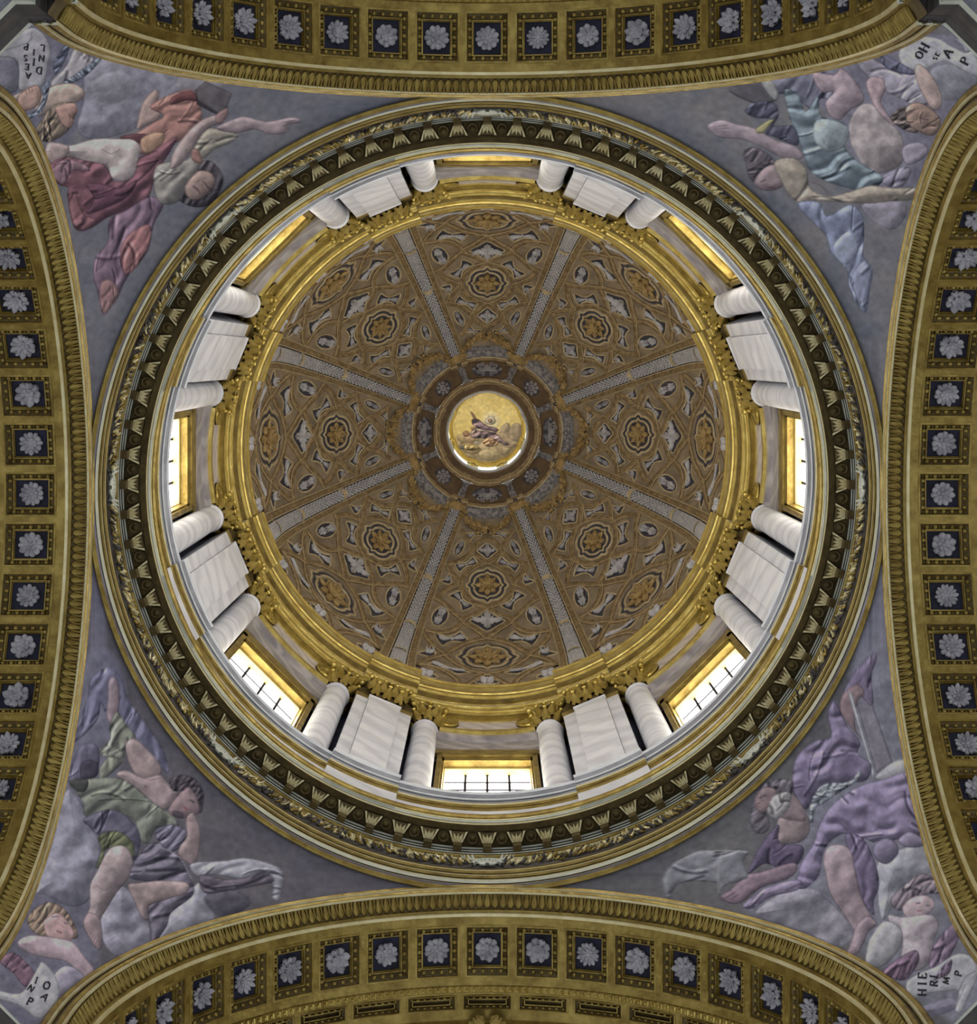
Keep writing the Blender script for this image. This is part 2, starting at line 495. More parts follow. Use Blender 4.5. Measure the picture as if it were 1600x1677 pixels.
def capital(parent, h, full=True):
    c = obj('capital', CM['bell'], parent, label='gilded Corinthian capital')
    obj('abacus', CM['abacus'], c, Matrix.Translation((0, 0, h + 1.02)))
    for k in range(8): obj('leaf', CM['leaf'], c, out_frame(2 * PI * k / 8, .25, h + .02))
    for k in range(8): obj('leaf', CM['leaf'], c, out_frame(2 * PI * (k + .5) / 8, .265, h + .34))
    for k in range(4):
        obj('volute', CM['volute'], c, Matrix.Rotation(PI / 4 + k * PI / 2 + PI, 4, 'Z') @ Matrix.Translation((0, .24, h + .66)))
        obj('fleuron', CM['fleuron'], c, out_frame(k * PI / 2, .40, h + 1.05))
    return c

for p in PIERS:
    for sgn in (-1, 1):
        az = p + sgn * 9.75
        wz = p + (-22.5 if sgn < 0 else 22.5)
        which = 'clockwise' if sgn < 0 else 'anticlockwise'
        t = thing('marble_column', 'white marble column with gilded capital on the %s side of the %s window' % (which, side(wz)), 'column',
                  (5.94 * math.cos(rad(az)), 5.94 * math.sin(rad(az)), H_CAP - .02), rad(az - 90), 'marble columns of the drum')
        obj('base', CM['base'], t); obj('shaft', CM['shaft'], t)
        capital(t, H_COL - H_CAP + .02)

# ------------------------------------------------------------------ piers with pilasters
PM_ = {}
def pilaster_parts():
    h = H_COL - H_CAP
    g = Geo(); g.box(-.345, .345, -.10, .1, .3, h - .02); g.box(-.36, .36, -.115, .1, h - .10, h - .04)
    PM_['shaft'] = g.mesh('shaft', 'marble')
    g = Geo(); g.box(-.38, .38, -.13, .1, 0, .16); g.box(-.365, .365, -.115, .1, .16, .3)
    PM_['base'] = g.mesh('base', 'marble_white_trim')
    g = Geo(); g.box(-.13, .13, -.02, .1, 0, h - .1)
    PM_['strip'] = g.mesh('side_strip', 'marble')
    g = Geo(); g.box(-.15, .15, -.03, .1, h - .1, h + .22)
    PM_['cap_strip'] = g.mesh('strip_head', 'gold_old')
    g = Geo(); g.box(-.62, .62, .0, .62, 0, h - .1)
    PM_['core'] = g.mesh('core', 'marble_grey')
    g = Geo(); g.box(-.63, .63, -.015, .62, h - .1, h + 1.2)
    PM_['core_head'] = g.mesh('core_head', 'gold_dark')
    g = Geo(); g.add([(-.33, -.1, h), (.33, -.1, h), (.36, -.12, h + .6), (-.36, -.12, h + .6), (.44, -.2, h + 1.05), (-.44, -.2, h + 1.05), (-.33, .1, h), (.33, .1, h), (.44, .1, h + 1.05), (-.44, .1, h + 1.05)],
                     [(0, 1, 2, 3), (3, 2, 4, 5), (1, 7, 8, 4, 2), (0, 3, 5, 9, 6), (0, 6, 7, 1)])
    PM_['bell'] = g.mesh('capital', 'gold_dark')  # dark colour stands in for shade behind the leaves
    g = Geo(); g.box(-.46, .46, -.24, .1, 0, .07); g.box(-.49, .49, -.27, .1, .07, .15)
    PM_['abacus'] = g.mesh('abacus', 'gold')
pilaster_parts()
for p in PIERS:
    a, b = p - 22.5, p + 22.5
    t = thing('marble_pilaster', 'flat white marble pilaster on the pier between the %s and %s windows' % (side(a), side(b)), 'pilaster',
              (5.65 * math.cos(rad(p)), 5.65 * math.sin(rad(p)), H_CAP), rad(p - 90), 'pilasters between paired columns')
    h = H_COL - H_CAP
    obj('core_head', PM_['core_head'], obj('core', PM_['core'], t))
    obj('base', PM_['base'], t); obj('shaft', PM_['shaft'], t)
    for sx in (-1, 1):
        s_ = obj('side_strip', PM_['strip'], t, Matrix.Translation((sx * .485, 0, 0)))
        obj('strip_head', PM_['cap_strip'], s_)
    c = obj('capital', PM_['bell'], t, label='gilded pilaster capital')
    obj('abacus', PM_['abacus'], c, Matrix.Translation((0, 0, h + 1.05)))
    for x in (-.26, 0, .26): obj('leaf', CM['leaf'], c, Matrix.Translation((x, -.1, h + .02)) @ Matrix.Rotation(PI / 2, 4, 'X'))
    for x in (-.36, -.13, .13, .36): obj('leaf', CM['leaf'], c, Matrix.Translation((x, -.11, h + .36)) @ Matrix.Rotation(PI / 2, 4, 'X'))
    for sx in (-1, 1): obj('volute', CM['volute'], c, Matrix.Translation((sx * .26, -.1, h + .66)) @ Matrix.Rotation(PI + sx * PI / 4, 4, 'Z'))
    obj('fleuron', CM['fleuron'], c, Matrix.Translation((0, -.26, h + 1.02)) @ Matrix.Rotation(PI / 2, 4, 'X'))

# ================================================================== ring cornice over the pendentives
rc = thing('ring_cornice', 'great round cornice of gilded and pale mouldings above the painted pendentives', 'cornice', (0, 0, 0))
def stripe(R, H, dh, kind):
    """one member of the cornice: fillet, roll or sunk cove between heights H and H + dh"""
    if kind == 'roll': return [(R + .03, H)] + roll(R + .02, H + dh / 2, dh * .56, -90, 100) + [(R + .03, H + dh)]
    if kind == 'cove': return [(R - .005, H), (R + .045, H + .01), (R + .045, H + dh - .01), (R - .005, H + dh)]
    return [(R + .03, H), (R, H + .008), (R, H + dh - .008), (R + .03, H + dh)]
H = 26.9; R = 5.985
for kind, m, dh, dr in (  # coves darkened and fillets paled: shade and highlights put into the colours
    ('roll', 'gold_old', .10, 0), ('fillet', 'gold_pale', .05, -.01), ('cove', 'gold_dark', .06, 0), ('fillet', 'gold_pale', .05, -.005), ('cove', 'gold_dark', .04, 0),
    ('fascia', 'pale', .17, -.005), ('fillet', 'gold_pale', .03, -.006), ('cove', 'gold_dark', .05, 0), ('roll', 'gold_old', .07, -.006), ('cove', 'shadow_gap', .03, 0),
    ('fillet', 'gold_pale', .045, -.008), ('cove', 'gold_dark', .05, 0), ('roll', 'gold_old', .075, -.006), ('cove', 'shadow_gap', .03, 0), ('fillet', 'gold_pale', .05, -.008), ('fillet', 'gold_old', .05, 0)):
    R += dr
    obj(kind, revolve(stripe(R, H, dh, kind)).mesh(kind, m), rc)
    H += dh
for nm, prof, m in (
    ('frieze', [(5.925, H - .01), (5.955, H + .01), (5.955, 28.36), (5.925, 28.38)], 'cornice_brown'),
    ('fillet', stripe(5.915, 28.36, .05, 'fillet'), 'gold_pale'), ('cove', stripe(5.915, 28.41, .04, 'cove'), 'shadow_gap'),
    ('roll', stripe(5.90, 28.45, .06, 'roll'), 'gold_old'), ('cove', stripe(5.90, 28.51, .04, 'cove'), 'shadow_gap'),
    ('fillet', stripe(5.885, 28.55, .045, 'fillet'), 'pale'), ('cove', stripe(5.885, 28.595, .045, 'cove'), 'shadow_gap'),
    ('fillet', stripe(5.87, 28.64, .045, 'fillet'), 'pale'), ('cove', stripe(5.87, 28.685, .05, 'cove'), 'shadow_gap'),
    ('fillet', stripe(5.85, 28.735, .06, 'fillet'), 'pale'),
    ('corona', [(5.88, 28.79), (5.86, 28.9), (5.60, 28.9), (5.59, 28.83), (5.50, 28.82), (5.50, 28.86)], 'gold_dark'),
    ('fillet', [(5.505, 28.83), (5.49, 28.835), (5.485, 28.865), (5.50, 28.87)], 'gold_pale'),
    ('cove', [(5.50, 28.86), (5.485, 28.87), (5.478, 28.885)], 'gold_dark'),
    ('cyma', [(5.48, 28.88), (5.465, 28.885), (5.455, 28.915), (5.45, 28.92)], 'pale'),
    ('fillet', [(5.452, 28.918), (5.44, 28.92), (5.432, 28.935)], 'gold_pale'),
    ('lip', [(5.435, 28.93), (5.41, 28.94), (5.385, 28.98), (5.375, 29.02), (5.40, 29.04), (5.75, 29.06)], 'gold_old')):
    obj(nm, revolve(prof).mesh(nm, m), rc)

# brackets under the corona, each with a carved leaf, and a round boss between each two
g = Geo()
g.box(-.068, .068, -.085, .04, -.30, .0)
g.box(-.075, .075, -.095, -.02, -.10, -.06)
v = [(-.07, -.08, -.12), (.07, -.08, -.12), (.145, -.235, -.04), (-.145, -.235, -.04), (-.08, .0, 0), (.08, .0, 0), (.155, -.24, 0.03), (-.155, -.24, .03)]
g.add(v, [(0, 1, 2, 3), (1, 5, 6, 2), (0, 3, 7, 4), (3, 2, 6, 7), (0, 4, 5, 1)])
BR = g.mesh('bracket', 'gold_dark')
g = Geo()
g.box(-.066, .066, -.10, -.08, -.125, -.105)
UNDER = Matrix(((1, 0, 0, 0), (0, -.888, -.459, -.085), (0, .459, -.888, -.118), (0, 0, 0, 1)))
for x, an, L, W in ((-.02, 24, .14, .026), (.02, -24, .14, .026), (0, 0, .13, .02), (-.05, 40, .07, .016), (.05, -40, .07, .016)):
    g.leaf(L, W, .12, 2, .02, .4, n=6, mtx=UNDER @ Matrix.Translation((x, .01, .004)) @ Matrix.Rotation(rad(an), 4, 'Z'))
for sx in (-1, 1):
    g.add([(sx * .062, -.085, -.128), (sx * .078, -.085, -.128), (sx * .15, -.24, -.05), (sx * .118, -.24, -.05), (sx * .062, -.085, -.10), (sx * .078, -.085, -.10), (sx * .15, -.24, -.02), (sx * .118, -.24, -.02)],
          [(0, 1, 2, 3), (0, 3, 7, 4), (1, 5, 6, 2), (2, 6, 7, 3), (0, 4, 5, 1)])
BRL = g.mesh('carved_leaf', 'gold_pale')
g = Geo()
rows = []
for i in range(20):
    a = 2 * PI * i / 20
    rows.append([(r * math.cos(a), r * math.sin(a), z) for r, z in ((.098, 0), (.098, -.05), (.085, -.06), (.07, -.045), (.055, -.045), (.045, -.06), (.03, -.07), (0, -.075))])
g.grid(rows, close=True)
BOSS = g.mesh('boss', 'gold_dark', True)
NB = 76
for k in range(NB):
    az = 90 + 360.0 * k / NB
    b = obj('bracket', BR, rc, around(az, 5.86, 28.88))
    obj('carved_leaf', BRL, b)
    obj('boss', BOSS, rc, around(az + 180.0 / NB, 5.73, 28.9))

# leafy swag of the frieze with a wreathed medallion under every window
g = Geo()
rnd = random.Random(3)
LF = Geo().leaf(.11, .032, .25, 2, .02, .35, n=4)
n = 520
for i in range(n):
    az = 360.0 * i / n
    off = abs((az + 22.5) % 45 - 22.5)
    if off < 2.2: continue
    for q in range(3):
        a = az + rnd.uniform(-.3, .3)
        m = around(a, 5.945 - rnd.uniform(0, .03), 28.06 + q * .08 + rnd.uniform(-.02, .03)) @ Matrix.Rotation(rad(90), 4, 'X') @ Matrix.Rotation(rad(rnd.uniform(-70, 70) + (90 if (az + 22.5) % 45 > 22.5 else -90)), 4, 'Z') @ Matrix.Rotation(rad(rnd.uniform(5, 40)), 4, 'X')
        if q == 1 and i % 4 == 0:
            g.ball((0, 0, .02), .045, mtx=m, nu=6, nv=4)
        else:
            g.add(LF.v, LF.f, rnd.randrange(3), m)
o = obj('foliage_swag', g.mesh('foliage_swag', ['gold_pale', 'gold_old', 'cornice_brown']), rc)
o['kind'] = 'stuff'
g = Geo()
pts = [(.24 * math.cos(rad(x)), .24 * math.sin(rad(x))) for x in range(0, 181, 10)]
g.ring(pts, [(-.03, 0), (-.03, .05), (0, .075), (.03, .05), (.03, 0)], closed=False)
for i in range(7):
    g.leaf(.15, .045, .25, 2, .02, .3, mtx=Matrix.Rotation(rad(-75 + i * 25), 4, 'Z') @ Matrix.Translation((0, .03, .03)))
for sx in (-1, 1):
    for i in range(4): g.leaf(.13, .03, .5, 1, .03, .3, mtx=Matrix.Translation((sx * (.2 + .03 * i), .2 + .02 * i, .03)) @ Matrix.Rotation(rad(-sx * (20 + 22 * i)), 4, 'Z'))
MED = g.mesh('medallion', 'pale')
for wz in WINDOWS:
    obj('medallion', MED, rc, around(wz, 5.935, 28.0) @ Matrix.Rotation(PI / 2, 4, 'X'), label='carved half-round wreath medallion')

# ================================================================== the four coffered arches
ARC_H, ARC_R = 21.69, 5.31
STILT = 21.1       # feet of the pendentives
FOOT = 21.02       # feet of the arches, behind the impost cornices
def arch_sweep(sec, n=96, mi=0, g=None, a0=0.0, a1=180.0, stilt=True):
    """cross-section [(radius, depth)] carried round the arch; local x = span, y = depth, z = height"""
    g = g or Geo(); rows = []
    foot = FOOT if max(r for r, d in sec) > 5.07 else FOOT - .45
    if stilt: rows.append([(r, d, foot) for r, d in sec])
    for i in range(n + 1):
        a = rad(a0 + (a1 - a0) * i / n)
        rows.append([(r * math.cos(a), d, ARC_H + r * math.sin(a)) for r, d in sec])
    if stilt: rows.append([(-r, d, foot) for r, d in sec])
    g.grid(rows, mi)
    return g
R_SOF = 4.88
PITCH = 8.72
NCOF = 9                       # coffers each side of the crown
CW, CD = .315, .37             # half width and half depth of a coffer
D_MID = 6.785
def on_arch(alpha, r, d, down=True):
    """frame on the soffit: x along the arc, y into the depth, z toward the arch's centre"""
    a = rad(alpha)
    o = Vector((r * math.cos(a), d, ARC_H + r * math.sin(a)))
    z = Vector((-math.cos(a), 0, -math.sin(a)))
    x = Vector((-math.sin(a), 0, math.cos(a)))
    y = z.cross(x)
    m = Matrix.Identity(4)
    for i, v in enumerate((x, y, z)):
        m[0][i], m[1][i], m[2][i] = v.x, v.y, v.z
    m[0][3], m[1][3], m[2][3] = o.x, o.y, o.z
    return m

AM = {}
def arch_parts():
    L = AM['bands'] = []
    for nm, sec, m in (
        ('roll', [(5.40, 6.02), (5.36, 5.95), (5.32, 5.93), (5.28, 5.95), (5.27, 5.99)], 'gold_old'),
        ('fillet', [(5.275, 5.97), (5.27, 5.945), (5.235, 5.945), (5.23, 5.97)], 'gold_pale'),
        ('cove', [(5.235, 5.96), (5.225, 5.995), (5.175, 5.995), (5.17, 5.97)], 'gold_dark'),
        ('roll', [(5.175, 5.985), (5.17, 5.955), (5.14, 5.94), (5.11, 5.955), (5.10, 5.985)], 'gold_old'),
        ('fillet', [(5.105, 5.97), (5.095, 5.96), (5.065, 5.96), (5.055, 5.985)], 'gold_pale'),
        ('cyma', [(5.06, 5.975), (5.04, 6.02), (5.0, 6.08), (4.955, 6.14), (4.93, 6.18)], 'gold_dark'),
        ('fillet', [(4.935, 6.175), (4.895, 6.18), (4.895, 6.215), (4.91, 6.22)], 'gold_old'),
        ('fillet', [(4.915, 6.215), (4.86, 6.225), (4.86, 6.265), (4.885, 6.27)], 'gold_pale')):
        L.append((nm, arch_sweep(sec).mesh(nm, m)))
    g = Geo()
    arch_sweep([(4.885, 6.26), (R_SOF, 6.27), (R_SOF, D_MID - CD)], g=g)
    arch_sweep([(R_SOF, D_MID + CD), (R_SOF, 7.29), (R_SOF + .02, 7.3)], g=g)
    aw = math.degrees(CW / R_SOF)
    for k in range(-NCOF, NCOF):
        a0 = 90 + k * PITCH + aw; a1 = 90 + (k + 1) * PITCH - aw
        arch_sweep([(R_SOF, D_MID - CD), (R_SOF, D_MID + CD)], n=3, a0=a0, a1=a1, stilt=False, g=g)
    for s_ in (-1, 1):
        e = 90 + s_ * (NCOF * PITCH + aw)
        arch_sweep([(R_SOF, D_MID - CD), (R_SOF, D_MID + CD)], n=3, a0=e, a1=90 + s_ * 90, stilt=False, g=g)
    AM['soffit'] = g.mesh('soffit', 'gold_old')
    AM['bead_band'] = arch_sweep([(R_SOF + .02, 7.29), (R_SOF - .01, 7.31), (R_SOF - .01, 7.39), (R_SOF + .03, 7.41), (R_SOF + .16, 7.43)]).mesh('bead_band', 'gold_old')
    g = Geo()
    arch_sweep([(5.03, 7.42), (5.03, 7.50)], g=g); arch_sweep([(5.03, 7.70), (5.03, 7.86), (5.0, 7.88), (4.96, 7.9), (4.96, 8.0), (4.9, 8.02), (4.9, 8.3), (4.9, 10.5)], g=g)
    for k in range(-9, 10):
        c = 90 + (k + .5) * 9.5
        arch_sweep([(5.03, 7.50), (5.03, 7.70)], n=2, a0=c - .75, a1=c + .75, stilt=False, g=g)
    AM['inner_soffit'] = g.mesh('inner_soffit', 'gold_old')
    # one carved tongue of the leaf band
    g = Geo()
    g.leaf(.21, .036, -.05, 1, .03, .55, n=5, blunt=True)
    for sx in (-1, 1):
        g.leaf(.20, .014, -.05, 1, .02, .6, n=4, mtx=Matrix.Translation((sx * .05, .0, 0)) @ Matrix.Rotation(rad(-sx * 9), 4, 'Z'))
    AM['tongue'] = g.mesh('carved_tongue', 'gold_old')
    g = Geo(); g.leaf(.085, .026, .1, 1, .03, .5, n=4); g.ball((.035, .05, .01), (.014, .03, .02), nu=5, nv=4)
    AM['bead'] = g.mesh('carved_bead', 'gold')
    # coffer: stepped recess, carved frame, navy ground
    def frame_rows(a, b):
        return [(x, y) for x, y in ((-a, -b), (a, -b), (a, b), (-a, b))]
    def recess(steps, mats):
        g = Geo()
        for i in range(len(steps) - 1):
            (a0, b0, z0), (a1, b1, z1) = steps[i], steps[i + 1]
            p, q = frame_rows(a0, b0), frame_rows(a1, b1)
            vs = [(x, y, z0) for x, y in p] + [(x, y, z1) for x, y in q]
            g.add(vs, [(k, (k + 1) % 4, 4 + (k + 1) % 4, 4 + k) for k in range(4)], mats[i])
        return g
    st = [(CW + .02, CD + .02, 0.0), (CW + .014, CD + .014, .014), (CW - .012, CD - .012, .014), (CW - .012, CD - .012, -.02), (CW - .085, CD - .1, -.085)]
    g = recess(st, [0, 0, 0, 1])
    for sx, n, half, inn, ang in ((0, 4, CW - .05, CD - .055, 0), (1, 5, CD - .055, CW - .047, 90), (2, 4, CW - .05, CD - .055, 180), (3, 5, CD - .055, CW - .047, 270)):
        for i in range(n):
            u = -half + 2 * half * (i + .5) / n
            m = Matrix.Rotation(rad(ang), 4, 'Z') @ Matrix.Translation((u, -inn, -.045)) @ Matrix.Rotation(rad(35), 4, 'X')
            g.ball((0, 0, 0), (.036, .042, .034), 0, m, nu=7, nv=4)
            g.leaf(.07, .012, .0, 0, .02, .6, 0, m @ Matrix.Translation((half / n, -.035, 0)), n=2)
    AM['coffer'] = g.mesh('coffer', ['gold_old', 'gold_dark'])
    st = [(CW - .085, CD - .1, -.085), (CW - .085, CD - .1, -.06), (CW - .1, CD - .115, -.06), (CW - .102, CD - .117, -.1), (CW - .112, CD - .127, -.1), (CW - .115, CD - .13, -.14)]
    AM['inner_frame'] = recess(st, [0] * 5).mesh('inner_frame', 'gold_old')
    g = Geo(); a, b = CW - .11, CD - .125
    g.add([(-a, -b, -.135), (a, -b, -.135), (a, b, -.135), (-a, b, -.135)], [(0, 1, 2, 3)])
    AM['ground'] = g.mesh('ground', 'navy')
    AM['rosettes'] = []
    for v, (n1, n2, w1, lob) in enumerate(((12, 8, .044, 2), (9, 6, .06, 1), (14, 7, .037, 2), (8, 8, .066, 3), (11, 5, .05, 1))):
        g = Geo()
        for i in range(n1):
            g.leaf(.165, w1, .08 + .2 * (i % 2), lob, .03, .8, n=6, blunt=True, mtx=Matrix.Rotation(2 * PI * i / n1, 4, 'Z') @ Matrix.Translation((0, .03, .012 * (i % 2))))
        for i in range(n2):
            g.leaf(.085, w1 * .62, .5, 1, .02, .8, n=5, blunt=True, mtx=Matrix.Rotation(2 * PI * (i + .5) / n2, 4, 'Z') @ Matrix.Translation((0, .02, .035)))
        g.ball((0, 0, .05), (.038, .038, .03), nu=8, nv=4)
        AM['rosettes'].append(g.mesh('rosette', 'flower', True))
    st = [(.395, .12, 0.0), (.385, .11, .018), (.375, .10, 0.018), (.36, .09, .0), (.29, .045, -.06), (.29, .045, -.03), (.275, .03, -.03), (.27, .025, -.1)]
    g = recess(st, [0, 0, 0, 1, 0, 0, 1])
    g.add([(-.27, -.025, -.1), (.27, -.025, -.1), (.27, .025, -.1), (-.27, .025, -.1)], [(0, 1, 2, 3)], 1)
    for sy in (-1, 1):
        for i in range(7):
            g.ball((-.3 + .1 * i, sy * .067, -.02), (.03, .018, .022), 0, None, nu=6, nv=4)
    AM['long_coffer'] = g.mesh('long_coffer', ['gold_old', 'gold_dark'])
    g = Geo()
    for sx in (-1, 1):
        for i in range(5):
            g.leaf(.34 - .04 * i, .06, .2, 2, .04, .3, mtx=Matrix.Translation((sx * .05, .04 * i, .02 * i)) @ Matrix.Rotation(rad(-sx * (95 - 14 * i)), 4, 'Z'))
    g.ball((0, .03, .05), (.09, .11, .08)); g.ball((0, -.1, .03), (.07, .06, .05))
    AM['winged'] = g.mesh('winged_ornament', 'gold_old')
arch_parts()

ARCHES = {0: 'bottom', 90: 'left', 180: 'top', 270: 'right'}
for ang, d in ARCHES.items():
    t = thing('coffered_arch', 'gilded arch with a row of rosette coffers along the %s edge of the photo' % d, 'arch', (0, 0, 0), rad(ang), 'coffered arches of the crossing')
    for nm, me in AM['bands']: obj(nm, me, t)
    obj('soffit', AM['soffit'], t); obj('bead_band', AM['bead_band'], t); obj('inner_soffit', AM['inner_soffit'], t)
    for i in range(10):         # down the upright feet of the arch
        sx = -1 if i < 5 else 1
        m = Matrix.Translation((0, 0, -.118 * (i % 5 + 1))) @ on_arch(90 - 90 * sx, 5.045, 5.985) @ Matrix.Translation((0, 0, .012)) @ Matrix.Rotation(rad(33), 4, 'X')
        obj('carved_tongue', AM['tongue'], t, m)
    for i in range(135):
        al = 180 * i / 134
        m = on_arch(al, 5.045, 5.985) @ Matrix.Translation((0, 0, .012)) @ Matrix.Rotation(rad(33), 4, 'X')
        obj('carved_tongue', AM['tongue'], t, m)
    for i in range(130):
        al = 8 + 164 * i / 129
        obj('carved_bead', AM['bead'], t, on_arch(al, R_SOF - .012, 7.305))
    rnd = random.Random(ang)
    for k in range(-NCOF, NCOF + 1):
        c = obj('coffer', AM['coffer'], t, on_arch(90 + k * PITCH, R_SOF, D_MID))
        obj('inner_frame', AM['inner_frame'], c)
        obj('ground', AM['ground'], c, label='navy blue coffer ground')
        r = obj('rosette', AM['rosettes'][rnd.randrange(5)], c, Matrix.Translation((0, 0, -.125)) @ Matrix.Rotation(rnd.uniform(0, 6), 4, 'Z') @ Matrix.Scale(rnd.uniform(.86, .97), 4), label='grey stucco rosette')
    if d in ('bottom', 'top'):
        for k in range(-8, 9):
            obj('long_coffer', AM['long_coffer'], t, on_arch(90 + k * 9.5, 5.03, 7.60))
    obj('winged_ornament', AM['winged'], t, Matrix.Translation((0, 8.0, ARC_H + 4.94)) @ Matrix.Rotation(PI, 4, 'X'))

# ------------------------------------------------------------------ cornices at the feet of the pendentives
def path_sweep(path, prof, mi=0, g=None):
    g = g or Geo(); rows = []
    P = [Vector(p) for p in path]; n = len(P)
    for i in range(n):
        if i == 0: d0 = d1 = (P[1] - P[0]).normalized()
        elif i == n - 1: d0 = d1 = (P[-1] - P[-2]).normalized()
        else: d0 = (P[i] - P[i - 1]).normalized(); d1 = (P[i + 1] - P[i]).normalized()
        n0 = Vector((d0.y, -d0.x)); n1 = Vector((d1.y, -d1.x))
        b = n0 + n1; b = b / max(.3, b.dot(n0))
        rows.append([(P[i].x + b.x * o, P[i].y + b.y * o, z) for o, z in prof])
    return g.grid(rows, mi)
IM = []
pth = [(9.0, 4.86), (6.22, 4.86), (6.22, 5.09), (5.97, 5.09), (5.97, 5.40), (5.40, 5.97), (5.09, 5.97), (5.09, 6.22), (4.86, 6.22), (4.86, 9.0)]
for nm, prof, m in (
    ('lip', [(.3, 21.12), (-.02, 21.12), (-.03, 21.08), (-.01, 21.05)], 'pale'),
    ('fascia', [(-.01, 21.06), (.06, 21.0), (.07, 20.92)], 'cornice_brown'),
    ('cyma', [(.06, 20.93), (.08, 20.9), (.10, 20.78), (.15, 20.7)], 'cornice_brown'),
    ('fillet', [(.14, 20.71), (.16, 20.68), (.17, 20.6)], 'pale'),
    ('cove', [(.165, 20.6), (.22, 20.5), (.26, 20.3)], 'cornice_grey'),
    ('frieze', [(.25, 20.32), (.3, 20.2), (.32, 19.2), (.34, 19.15), (.34, 8.0)], 'cornice_brown')):
    IM.append((nm, path_sweep(pth, prof).mesh(nm, m)))
for ang, d in ((0, 'bottom right'), (90, 'bottom left'), (180, 'top left'), (270, 'top right')):
    t = thing('impost_cornice', 'grey angled impost cornice in the %s corner below the painted scroll' % d, 'cornice', (0, 0, 0), rad(ang), 'impost cornices')
    for nm, me in IM: obj(nm, me, t)

# ================================================================== the dome: eight painted panels and eight ribs
def dome_r(H):
    return R_DOME if H <= H_DOME else math.sqrt(max(0.0, R_DOME ** 2 - (H - H_DOME) ** 2))
def dome_pt(psi, s):
    """psi = angle from the panel axis, s = height along the meridian in metres from the springing"""
    if s <= 0: R, H, n = R_DOME, H_DOME + s, (1.0, 0.0)
    else:
        t = s / R_DOME
        R, H, n = R_DOME * math.cos(t), H_DOME + R_DOME * math.sin(t), (math.cos(t), math.sin(t))
    sx, cy = math.sin(psi), math.cos(psi)
    return Vector((R * sx, R * cy, H)), Vector((-n[0] * sx, -n[0] * cy, -n[1]))
def sheet(dx, cy):
    """a point of the bottom panel's ornament drawing -> (psi, s) on the dome"""
    px, py = dx / 5.411, 830 + cy / 5.411
    D = Vector((px / F_PX, (py - 590) / F_PX, 1.0))
    lo, hi = 40.5, H_DOME + R_DOME - 1e-3
    for _ in range(50):
        h = (lo + hi) / 2
        x, y = D.x * h, CAM_Y + D.y * h
        if math.hypot(x, y) < dome_r(h): lo = h
        else: hi = h
    x, y = D.x * lo, CAM_Y + D.y * lo
    s = lo - H_DOME if lo <= H_DOME else R_DOME * math.asin(min(1, (lo - H_DOME) / R_DOME))
    return math.atan2(x, y), s
def dome_frame(psi, s, lift=0.0):
    o, n = dome_pt(psi, s)
    x = Vector((math.cos(psi), -math.sin(psi), 0))
    y = n.cross(x)
    m = Matrix.Identity(4)
    o = o + n * lift
    for i, v in enumerate((x, y, n)):
        m[0][i], m[1][i], m[2][i] = v.x, v.y, v.z
    m[0][3], m[1][3], m[2][3] = o
    return m
S_TOP = R_DOME * math.acos(2.12 / R_DOME)

DM = {}
def strap_mesh(pts, w=.15):
    q = [sheet(*p) for p in pts]
    q = smooth_open(q, 5)
    P = [dome_pt(*p) for p in q]
    rows = []
    for i in range(len(P)):
        a = P[max(0, i - 1)][0]; b = P[min(len(P) - 1, i + 1)][0]
        t = (b - a).normalized(); n = P[i][1]; sd = t.cross(n).normalized()
        o = P[i][0]
        rows.append([tuple(o + sd * (w * u) + n * z) for u, z in ((-.5, -.01), (-.48, .05), (-.40, .06), (-.34, .03), (-.15, .045), (.15, .045), (.34, .03), (.40, .06), (.48, .05), (.5, -.01))])
    g = Geo(); n = 10; v = [p for r in rows for p in r]; f = []; m = []
    g.v = v
    for i in range(len(rows) - 1):
        for j in range(n - 1):
            g.f.append((i * n + j, i * n + j + 1, (i + 1) * n + j + 1, (i + 1) * n + j)); g.m.append(1 if j in (1, 7) else 0)
    return g.mesh('strap', ['strap', 'strap_edge'])

def foil(a, b, k=8, cusp=.16, n=96):
    """quatrefoil outline with small points on its axes"""
    out = []
    for i in range(n):
        t = 2 * PI * i / n
        r = .80 + .20 * abs(math.sin(2 * t)) ** .55
        d = abs(((t + PI / 4) % (PI / 2)) - PI / 4)
        r += .26 * max(0, 1 - d / .2)
        out.append((a * r * math.cos(t), b * r * math.sin(t)))
    return out

def rosette_panel(a, b, nm):
    """moulded quatrefoil frame with a carved flower"""
    g = Geo()
    for s_, m in ((1.0, 0), (.86, 1), (.74, 0)):
        g.ring(foil(a * s_, b * s_), [(-.035, 0), (-.03, .05), (.0, .06), (.03, .045), (.035, 0)], m)
    fr = g.mesh(nm + '_frame', ['strap_edge', 'slate'])
    g = Geo(); g.fan(foil(a * .72, b * .72), .012)
    gr = g.mesh('ground', 'slate')
    g = Geo()
    sc = Matrix.Diagonal((a * .62, b * .62, 1, 1))
    for i in range(8):
        t = 2 * PI * i / 8
        L = 1.0 if i % 2 == 0 else .92
        g.leaf(L, .3, .02, 3, .05, .12, mtx=sc @ Matrix.Rotation(t, 4, 'Z') @ Matrix.Translation((0, .05, .02)), n=7)
    for i in range(8):
        g.leaf(.55, .17, .12, 1, .05, .2, mtx=sc @ Matrix.Rotation(2 * PI * (i + .5) / 8, 4, 'Z') @ Matrix.Translation((0, .05, .06)), n=5)
    g.ball((0, 0, .08), (a * .16, b * .16, .05), nu=10, nv=5)
    fl = g.mesh(nm, 'gilt_relief', True)
    return fr, gr, fl

